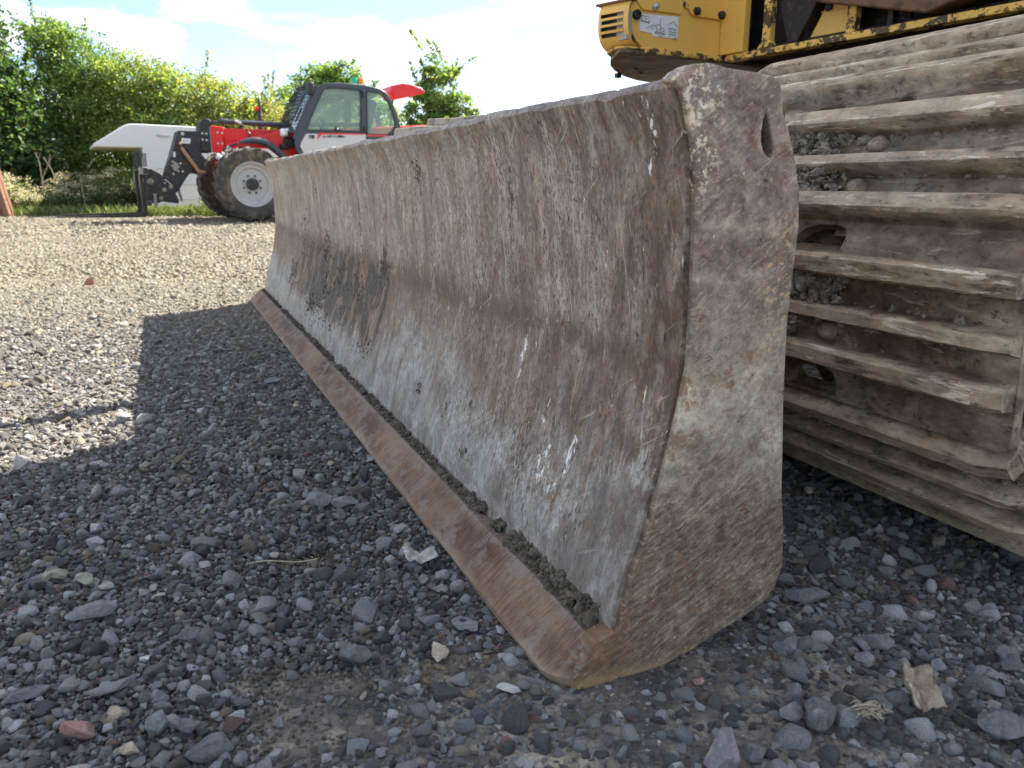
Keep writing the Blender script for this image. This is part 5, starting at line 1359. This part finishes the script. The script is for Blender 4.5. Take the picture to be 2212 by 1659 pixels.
# lobes: x, y, z, rx, ry, rz relative to the foot
tree(-11.4, 17.2, [(-.9, 0, 1.6, 1.0, .8, 1.6), (.6, -.2, 1.6, .9, .7, 1.3), (.1, 0, 2.9, .65, .6, .9), (.75, -.2, 2.5, .5, .5, .7), (.25, .2, 3.7, .40, .5, .75), (1.1, -.4, .9, .7, .6, .8)], 17000, DARK,
     'dark glossy-leaved tree at the left edge, standing behind the rusty bracket', 'ivy_clad_tree', .085, 1.2, 5, per=40)
tree(-10.1, 18.6, [(-.2, 0, 3.55, .65, .6, .62), (.35, 0, 3.2, .8, .7, .7), (-.35, 0, 2.6, .6, .7, .6), (.3, -.2, 2.2, 1.0, .8, .8), (-.3, -.3, 1.2, .9, .8, 1.0), (.7, -.3, 1.2, .9, .8, 1.0)], 15500, MID,
     'tallest hedge tree, with bare whippy shoots above its crown', 'hawthorn_tree', .055, 1.5, 12)
tree(-8.5, 18.4, [(.0, 0, 2.7, .8, .7, .75), (.7, 0, 2.55, .7, .7, .7), (-.5, 0, 2.2, .8, .7, .8), (.4, -.3, 1.6, 1.0, .8, .8), (-.4, -.4, 1.0, .9, .7, .9), (.8, -.3, 1.0, .8, .7, .8)], 14500, HAW,
     'broad yellow-green hawthorn above the nose of the white camper body', 'hawthorn_tree', .05, 1.3, 10)
tree(-6.9, 18.5, [(-.2, 0, 2.45, .75, .7, .65), (.5, 0, 2.2, .8, .7, .7), (1.0, .1, 1.8, .6, .7, .7), (-.3, -.3, 1.5, 1.0, .8, .9), (.7, -.3, 1.2, .9, .8, .9)], 11500, YEL,
     'bright yellow-green hawthorn above the roof of the white camper body', 'hawthorn_tree', .05, 1.2, 12)
tree(-5.35, 18.8, [(-.3, 0, 1.75, .6, .6, .75), (.3, 0, 1.5, .6, .6, .65), (.0, 0, .9, .8, .6, .8)], 5200, BRN,
     'browning bush above the boom, beside the telehandler mirror', 'hawthorn_bush', .045, .8, 7, cat='bush')
tree(-5.6, 24.0, [(-.9, 0, 2.6, .85, .9, .75), (.0, 0, 3.35, .75, .8, .6), (.55, 0, 3.6, .55, .7, .5), (.9, 0, 2.8, .9, .9, .8), (.0, 0, 2.0, 1.6, 1.0, 1.0), (1.7, 0, 2.0, .9, .9, .8), (-1.3, 0, 1.6, .8, .9, 1.0)], 13500, MID,
     'rounded tree rising behind the telehandler cab roof', 'oak_tree', .075, 1.5, 4)
tree(-2.0, 22.5, [(.0, 0, 3.0, .5, .5, .9), (-.55, 0, 2.5, .4, .4, .8), (.5, 0, 2.4, .4, .4, .8), (.95, 0, 1.9, .35, .4, .8), (-.1, 0, 1.8, .9, .6, .8), (.3, 0, 1.0, 1.2, .7, .9), (-.3, 0, 3.6, .2, .3, .5)], 9500, POP,
     'slender young tree with upright shoots right of the telehandler', 'young_tree', .07, 1.6, 22, clump=.19, dens=1.0)
tree(-3.5, 21.0, [(-.6, 0, 1.5, .7, .6, .75), (.2, 0, 1.35, .8, .6, .75), (.9, 0, 1.2, .7, .6, .7), (0, 0, .7, 1.4, .6, .7)], 7500, YEL,
     'low yellow-green bush between the telehandler and the young tree', 'hawthorn_bush', .06, .7, 10, cat='bush')
tree(-.7, 21.5, [(-.4, 0, 1.4, .6, .6, .7), (.2, 0, 1.0, .7, .6, .6), (.8, 0, .8, .6, .6, .5)], 4800, POP,
     'low green bush at the foot of the young tree, right of it', 'hawthorn_bush', .06, .7, 5, cat='bush')
tree(1.6, 22.0, [(-.8, 0, .9, .9, .6, .7), (.3, 0, .8, .9, .6, .6), (1.4, 0, .9, .9, .6, .7)], 4200, HAW,
     'low hawthorn bush hidden beyond the excavator blade', 'hawthorn_bush', .06, .6, 3, cat='bush')

# bare dead twigs in the shade of the hedge
for k, (x, y, z, a, ln) in enumerate([(-9.3, 15.9, .75, .5, .5), (-9.1, 15.8, .8, -.35, .45), (-9.45, 15.9, .85, .25, .4), (-7.95, 15.2, .72, -.55, .42)]):
    d = Vector((math.sin(a), -.2, -math.cos(a)))
    tb = MB().tube([Vector((x, y, z + .35)), Vector((x, y, z + .35)) + d * ln * .5 + Vector((.03, 0, 0)), Vector((x, y, z + .35)) + d * ln * 1.1, Vector((x, y, 0)) + d * ln * .9], [.004, .006, .008, .009], 6)
    tb.tube([Vector((x, y, z + .35)) + d * ln * .5, Vector((x + .15, y, z + .42))], [.005, .002], 5)
    lab = ['pale dead branch slanting out of the hedge, furthest right of the leftmost two', 'bare grey branch forked at its tip, under the hedge', 'thin dead branch leaning left in the hedge shade', 'pale broken stick just left of the white camper wall'][k]
    obj('dead_branch', tb, plain('dead_wood', (.28, .23, .17), .9, 0, .3, 20) if k == 0 else bpy.data.materials['dead_wood'], None, smooth=60, label=lab, cat='branch', group='dead branches in the hedge')

# weeds with cream seed heads, grass strip: uncountable
def weeds(name, x0, x1, y0, y1, n, h0, h1, head, leaf_n, lpal, lsize=.035, hprob=.5, mat='herb'):
    P = []; Cs = []; S = []
    st = MB(); sv = []; sf = []; sc = []
    for i in range(n):
        x = random.uniform(x0, x1); y = random.uniform(y0, y1); h = random.uniform(h0, h1) * (.75 + .4 * mnoise.noise((x * 1.3, y, 0)))
        lean = (random.gauss(0, .10), random.gauss(0, .06))
        for _ in range(leaf_n):
            t = random.random() ** .8
            P.append((x + lean[0] * t + random.gauss(0, .05), y + lean[1] * t + random.gauss(0, .05), max(.015, h * t * .92))); Cs.append(None); S.append(lsize)
        tip = (x + lean[0], y + lean[1], h)
        b = len(sv); w = .004
        sv += [(x - w, y, -.01), (x + w, y, -.01), (tip[0] + w * .4, tip[1], h), (tip[0] - w * .4, tip[1], h)]; sf.append((b, b + 1, b + 2, b + 3)); sc += [(.10, .13, .03)] * 4
        if head is not None and random.random() < hprob:
            for _ in range(26):
                P.append((tip[0] + random.gauss(0, .045), tip[1] + random.gauss(0, .045), h + random.gauss(0, .03))); Cs.append(head); S.append(.028)
    P = np.array(P); cols = pick_cols(len(P), *lpal)
    for i, c in enumerate(Cs):
        if c is not None: cols[i] = np.array(c) * random.uniform(.75, 1.1)
    nrm_me = leaf_mesh(name, P, np.array(S), cols, M[mat], up=.2)
    o = tag(link(bpy.data.objects.new(name, nrm_me)), kind='stuff')
    o2 = np_mesh(name + '_stems', np.array(sv), np.array(sf), M[mat], False, np.array(sc))
    # join the stems into the same object
    bmx = bmesh.new(); bmx.from_mesh(nrm_me); bmx.from_mesh(o2); bmx.to_mesh(nrm_me); bmx.free(); bpy.data.meshes.remove(o2)
    return o
GR = ([(.10, .15, .03), (.15, .20, .04), (.21, .24, .06), (.30, .28, .12)], [.25, .35, .28, .12])
WD = ([(.05, .085, .025), (.075, .115, .03), (.11, .14, .04), (.15, .14, .06)], [.3, .3, .25, .15])
weeds('flowering_weeds', -10.9, -7.6, 15.1, 16.4, 620, .45, .92, (.70, .62, .48), 26, WD, .055, .42)
weeds('flowering_weeds', -10.3, -9.0, 14.9, 15.5, 200, .30, .62, (.66, .60, .47), 14, WD, .04, .7)
def blades(name, x0, x1, y0, y1, n, h0, h1, pal):
    x = rng.uniform(x0, x1, n); y = rng.uniform(y0, y1, n) ; h = rng.uniform(h0, h1, n) * (.7 + .6 * rng.random(n))
    yaw = rng.uniform(0, 6.28, n); w = rng.uniform(.004, .009, n); lx = rng.normal(0, .35, n) * h; ly = rng.normal(0, .3, n) * h
    cx, sx_ = np.cos(yaw) * w, np.sin(yaw) * w
    V = np.stack([np.stack([x - cx, y - sx_, 0 * x - .01], 1), np.stack([x + cx, y + sx_, 0 * x - .01], 1), np.stack([x + cx * .7 + lx * .35, y + sx_ * .7 + ly * .35, h * .6], 1), np.stack([x + lx, y + ly, h], 1)], 1).reshape(-1, 3)
    c = pick_cols(n, *pal)
    me_ = np_mesh(name, V, np.arange(4 * n).reshape(n, 4), M['herb'], False, np.repeat(c, 4, 0))
    return tag(link(bpy.data.objects.new(name, me_)), kind='stuff')
blades('grass', -10.9, -5.0, 14.55, 15.4, 9000, .04, .20, GR)
blades('grass', -5.6, -3.9, 14.8, 15.9, 3500, .06, .26, GR)
weeds('tall_weeds', -5.9, -4.2, 14.7, 15.5, 130, .28, .62, (.50, .46, .12), 16, GR, .045, .4)
blades('grass', -4.0, 12.0, 15.5, 20.0, 9000, .10, .30, GR)

# ------------------------------------------------------------------ single stones that stand out of the gravel
def stone_mesh(seed, sx, sy, sz, cuts=14, smooth=True):
    r = random.Random(seed)
    bm = bmesh.new(); bmesh.ops.create_icosphere(bm, subdivisions=3, radius=1)
    for _ in range(cuts):
        n_ = Vector((r.gauss(0, 1), r.gauss(0, 1), r.gauss(0, 1))).normalized(); d = r.uniform(.45, .80)
        for v_ in bm.verts:
            q = v_.co.dot(n_)
            if q > d: v_.co -= n_ * (q - d)
    for v_ in bm.verts:
        k = 1 + .05 * mnoise.noise(v_.co * 3.1 + Vector((seed, 0, 0)))
        v_.co = Vector((v_.co.x * sx * k, v_.co.y * sy * k, v_.co.z * sz * k))
    bmesh.ops.smooth_vert(bm, verts=bm.verts[:], factor=.10, use_axis_x=True, use_axis_y=True, use_axis_z=True)
    me_ = bpy.data.meshes.new('stone'); bm.to_mesh(me_); bm.free()
    me_.polygons.foreach_set('use_smooth', [True] * len(me_.polygons))
    me_.set_sharp_from_angle(angle=R(16))
    return me_
SLATE = m_bigstone('slate_stone', (.17, .173, .18), (.28, .283, .29))
DKST = m_bigstone('dark_basalt', (.11, .11, .111), (.21, .21, .212))
PALE = m_bigstone('pale_grey_stone', (.20, .195, .20), (.36, .345, .34))
PINK = m_bigstone('pink_granite', (.30, .15, .135), (.44, .30, .26))
CREAM = m_bigstone('cream_pebble', (.36, .29, .20), (.52, .45, .35))
WHITE = m_bigstone('white_pebble', (.46, .44, .41), (.62, .60, .56))
LILAC = m_bigstone('lilac_grey_stone', (.19, .165, .19), (.31, .28, .30))
TEAR = m_bigstone('torn_cardboard', (.26, .20, .14), (.47, .39, .30))
BRICK = m_bigstone('brick_red', (.27, .11, .07), (.42, .21, .15))
ST = [
 # x, y, half sizes, turn, tilt, material, cuts, seed, label, sink
 (-.478, .727, .022, .013, .021, .2, .75, PINK, 12, 3, 'largest pink stone, standing on edge among dark gravel at the lower left'),
 (-.598, .976, .036, .020, .016, .35, .15, SLATE, 9, 4, 'long flat-topped slate wedge beside the pale green crumbs'),
 (-.457, .765, .015, .010, .010, .3, .1, CREAM, 16, 5, 'rounded cream pebble just above the largest pink stone'),
 (-.415, .706, .015, .010, .010, .2, .1, CREAM, 16, 6, 'pear-shaped tan pebble right of the largest pink stone'),
 (-.398, .742, .015, .011, .018, .4, .2, SLATE, 10, 7, 'upright grey stone with a faceted shoulder next to the tan pebble'),
 (-.366, .742, .017, .012, .013, .1, .1, DKST, 16, 8, 'smooth dark domed stone touching the upright grey stone'),
 (-.325, .706, .032, .018, .016, .1, .1, DKST, 12, 9, 'broad half-buried dark slab at the bottom edge beside bare soil'),
 (-.476, .877, .010, .005, .0055, .3, .1, WHITE, 22, 10, 'small white oval pebble alone on dark gravel'),
 (-.440, .925, .021, .014, .012, .5, .2, DKST, 10, 11, 'wide dark triangular stone above the white oval pebble'),
 (-.420, .790, .013, .009, .013, .8, .2, SLATE, 9, 12, 'square-cut slate chip above the upright grey stone'),
 (-.585, .800, .035, .010, .008, .5, .15, DKST, 9, 13, 'long dark sliver of rock lying left of the cream pebble'),
 (-.371, 1.376, .027, .020, .018, .5, .2, SLATE, 9, 14, 'angular blue-grey block near the middle of the cutting edge'),
 (-.318, 1.365, .029, .015, .013, .1, .1, SLATE, 9, 15, 'oblong grey block lying right against the angular blue-grey block'),
 (-.348, 1.425, .017, .012, .010, .1, .1, DKST, 9, 16, 'flat dark chip behind the two grey blocks'),
 (-.065, .950, .030, .014, .011, -.15, .05, SLATE, 20, 17, 'smooth oblong grey stone touching the cutting edge foot'),
 (-.118, .962, .019, .010, .009, .5, .1, SLATE, 9, 18, 'smaller tilted slate left of the smooth oblong stone'),
 (-.201, .872, .022, .016, .019, .2, .2, DKST, 9, 19, 'purplish angular stone at the top of the bare soil patch'),
 (-.002, .812, .019, .008, .009, -.2, .05, WHITE, 22, 20, 'white elongated stone just left of the blade tip'),
 (-.110, 1.082, .014, .011, .014, .2, .1, PALE, 10, 21, 'largest stone of the pale cluster against the cutting edge'),
 (-.082, 1.050, .012, .009, .017, .3, .2, PALE, 12, 22, 'upright pale stone of the cluster touching the steel'),
 (-.108, 1.048, .017, .009, .009, .2, .1, PALE, 12, 23, 'flat pale stone at the front of the cluster by the steel'),
 (-.138, 1.078, .010, .008, .008, .7, .2, PALE, 10, 24, 'left end stone of the pale cluster by the steel'),
 (-.090, 1.078, .007, .007, .010, .7, .2, PALE, 10, 25, 'small pale stone wedged between the cluster and the blade'),
 (.438, 1.020, .036, .016, .017, -.15, .1, DKST, 9, 26, 'long dark rock right of the round corner of the end plate'),
 (.365, .900, .022, .014, .013, .2, .15, DKST, 11, 27, 'grey humped stone below the end plate, right of the tip'),
 (.488, .905, .025, .016, .012, -.3, .1, DKST, 9, 28, 'low grey triangular stone between end plate and torn cardboard'),
 (.455, .872, .015, .011, .010, .2, .1, LILAC, 12, 29, 'lilac-grey rounded stone right of the end plate'),
 (.320, .763, .016, .014, .016, .2, .4, SLATE, 9, 30, 'pale slate face tilted towards the viewer, lower right'),
 (.350, .752, .024, .018, .024, .6, .3, DKST, 10, 31, 'big dark stone leaning on the pale slate face'),
 (.224, .690, .026, .020, .030, .4, .2, LILAC, 9, 32, 'lilac-grey pointed stone cut by the bottom edge of the picture'),
 (.262, .700, .022, .014, .014, .1, .1, DKST, 14, 33, 'dark rounded stone right of the lilac pointed stone'),
 (.545, .735, .034, .022, .018, -.1, .1, DKST, 12, 34, 'large grey boulder-like stone at the lower right'),
 (.425, .768, .020, .016, .018, .2, .1, DKST, 12, 35, 'dark stone left of the torn cardboard'),
 (.512, .795, .020, .015, .014, .2, .1, DKST, 12, 36, 'dark stone directly beneath the torn cardboard'),
 (.605, .700, .022, .018, .022, .2, .2, LILAC, 10, 37, 'pinkish grey stone at the right bottom corner'),
 (.545, .858, .013, .009, .009, .4, .2, SLATE, 9, 38, 'small blue-grey chip above right of the torn cardboard'),
 (.232, .828, .009, .007, .007, .2, .1, PINK, 12, 39, 'small pink chip in dark gravel right of the blade tip'),
 (.640, .880, .020, .014, .013, .1, .1, DKST, 9, 40, 'angular dark stone at the right edge of the frame'),
 (-.742, 2.293, .032, .016, .014, .1, .05, SLATE, 12, 41, 'flat grey slab in the blade shadow, halfway along'),
 (-1.06, 2.577, .022, .016, .010, .2, .05, PALE, 12, 42, 'pale flat stone in the blade shadow near its left border'),
 (-1.01, 1.91, .030, .018, .016, .4, .1, PALE, 10, 43, 'pale stone catching the sun in the narrow lit strip'),
 (-2.574, 4.694, .034, .022, .026, .3, .1, BRICK, 8, 44, 'broken red brick lump on the sunlit gravel'),
 (-.398, 1.585, .013, .009, .009, .1, .1, CREAM, 20, 45, 'tan oval pebble beside the middle of the cutting edge'),
 (-.60, 2.05, .012, .008, .008, .1, .1, CREAM, 20, 46, 'cream pebble in shadow left of the far cutting edge'),
 (.592, 1.432, .013, .009, .009, .1, .1, CREAM, 20, 47, 'tan pebble in the dark gravel below the track'),
 (-.712, 1.085, .024, .018, .015, .3, .1, m_bigstone('green_stone', (.22, .23, .17), (.42, .43, .33)), 10, 48, 'pale green lump at the left edge above the slate wedge'),
 (-.662, 1.075, .018, .012, .011, .1, .1, bpy.data.materials['green_stone'], 10, 49, 'smaller pale green stone between green lump and slate wedge'),
 (-.095, .885, .016, .022, .010, .5, .1, CREAM, 14, 50, 'crumbling cream lump on the bare ground left of the blade tip'),
]
for (x, y, a, b_, c, tz, tl, m_, cuts, seed, lab) in ST:
    me_ = stone_mesh(seed, a, b_, c, cuts); me_.materials.append(m_)
    o = link(bpy.data.objects.new('stone', me_))
    o.location = (x, y, c * .72 - .001); o.rotation_euler = (tl, tl * .4, tz)
    tag(o, lab, 'stone', 'larger loose stones on the gravel')

# torn scrap of cardboard
def scrap(name, loc, w, h, rz, tilt, label, mat, seed, cat):
    n = 9; vs = []; fs = []
    for j in range(n):
        for i in range(n):
            x = (i / (n - 1) - .5) * w; y = (j / (n - 1) - .5) * h
            e = 1 - .22 * max(0, mnoise.noise((i * .9, j * .9, seed))) * (1 if i in (0, n - 1) or j in (0, n - 1) else 0)
            z = .014 * mnoise.noise((i * .5, j * .5, seed + 3)) + .030 * abs(i - n // 2) / n
            vs.append((x * e, y * e, z))
    for j in range(n - 1):
        for i in range(n - 1):
            a = j * n + i; fs.append((a, a + 1, a + n + 1, a + n))
    o = obj(name, MB().add(vs, fs), mat, None, smooth=60, label=label, cat=cat)
    md = o.modifiers.new('thick', 'SOLIDIFY'); md.thickness = .003
    o.location = loc; o.rotation_euler = (tilt, .15, rz)
    return o
scrap('cardboard_scrap', (.478, .785, .024), .036, .052, .15, .55, 'torn folded scrap of grey-brown cardboard on the dark gravel', TEAR, 5, 'cardboard scrap')
scrap('plaster_flake', (-.150, 1.135, .010), .055, .035, .3, .05, 'crumpled whitish flake of plaster against the cutting edge', WHITE, 9, 'plaster flake')
# dry straw and a tangle of dry grass
obj('straw', MB().tube([(-.420 + .012 * k, 1.105 + .002 * k, .017 + .003 * math.sin(k * .7)) for k in range(10)], .0011, 5), CREAM, None, smooth=60, label='single pale straw lying across the dark gravel', cat='straw')
tg = MB()
for k in range(90):
    a = random.uniform(0, 6.28); r_ = random.uniform(.003, .018)
    p = Vector((.372 + r_ * math.cos(a), .748 + .6 * r_ * math.sin(a), .016 + random.uniform(0, .010)))
    d = Vector((random.gauss(0, 1), random.gauss(0, .7), random.gauss(0, .35))) * .0045
    tg.tube([p - d, p + Vector((0, 0, .003)), p + d], .0006, 4)
tg.v = [(v[0] + .035, v[1] + .005, v[2]) for v in tg.v]
obj('dry_grass_tuft', tg, CREAM, None, smooth=60, label='small tangle of dry grass left below the torn cardboard', cat='grass tuft')
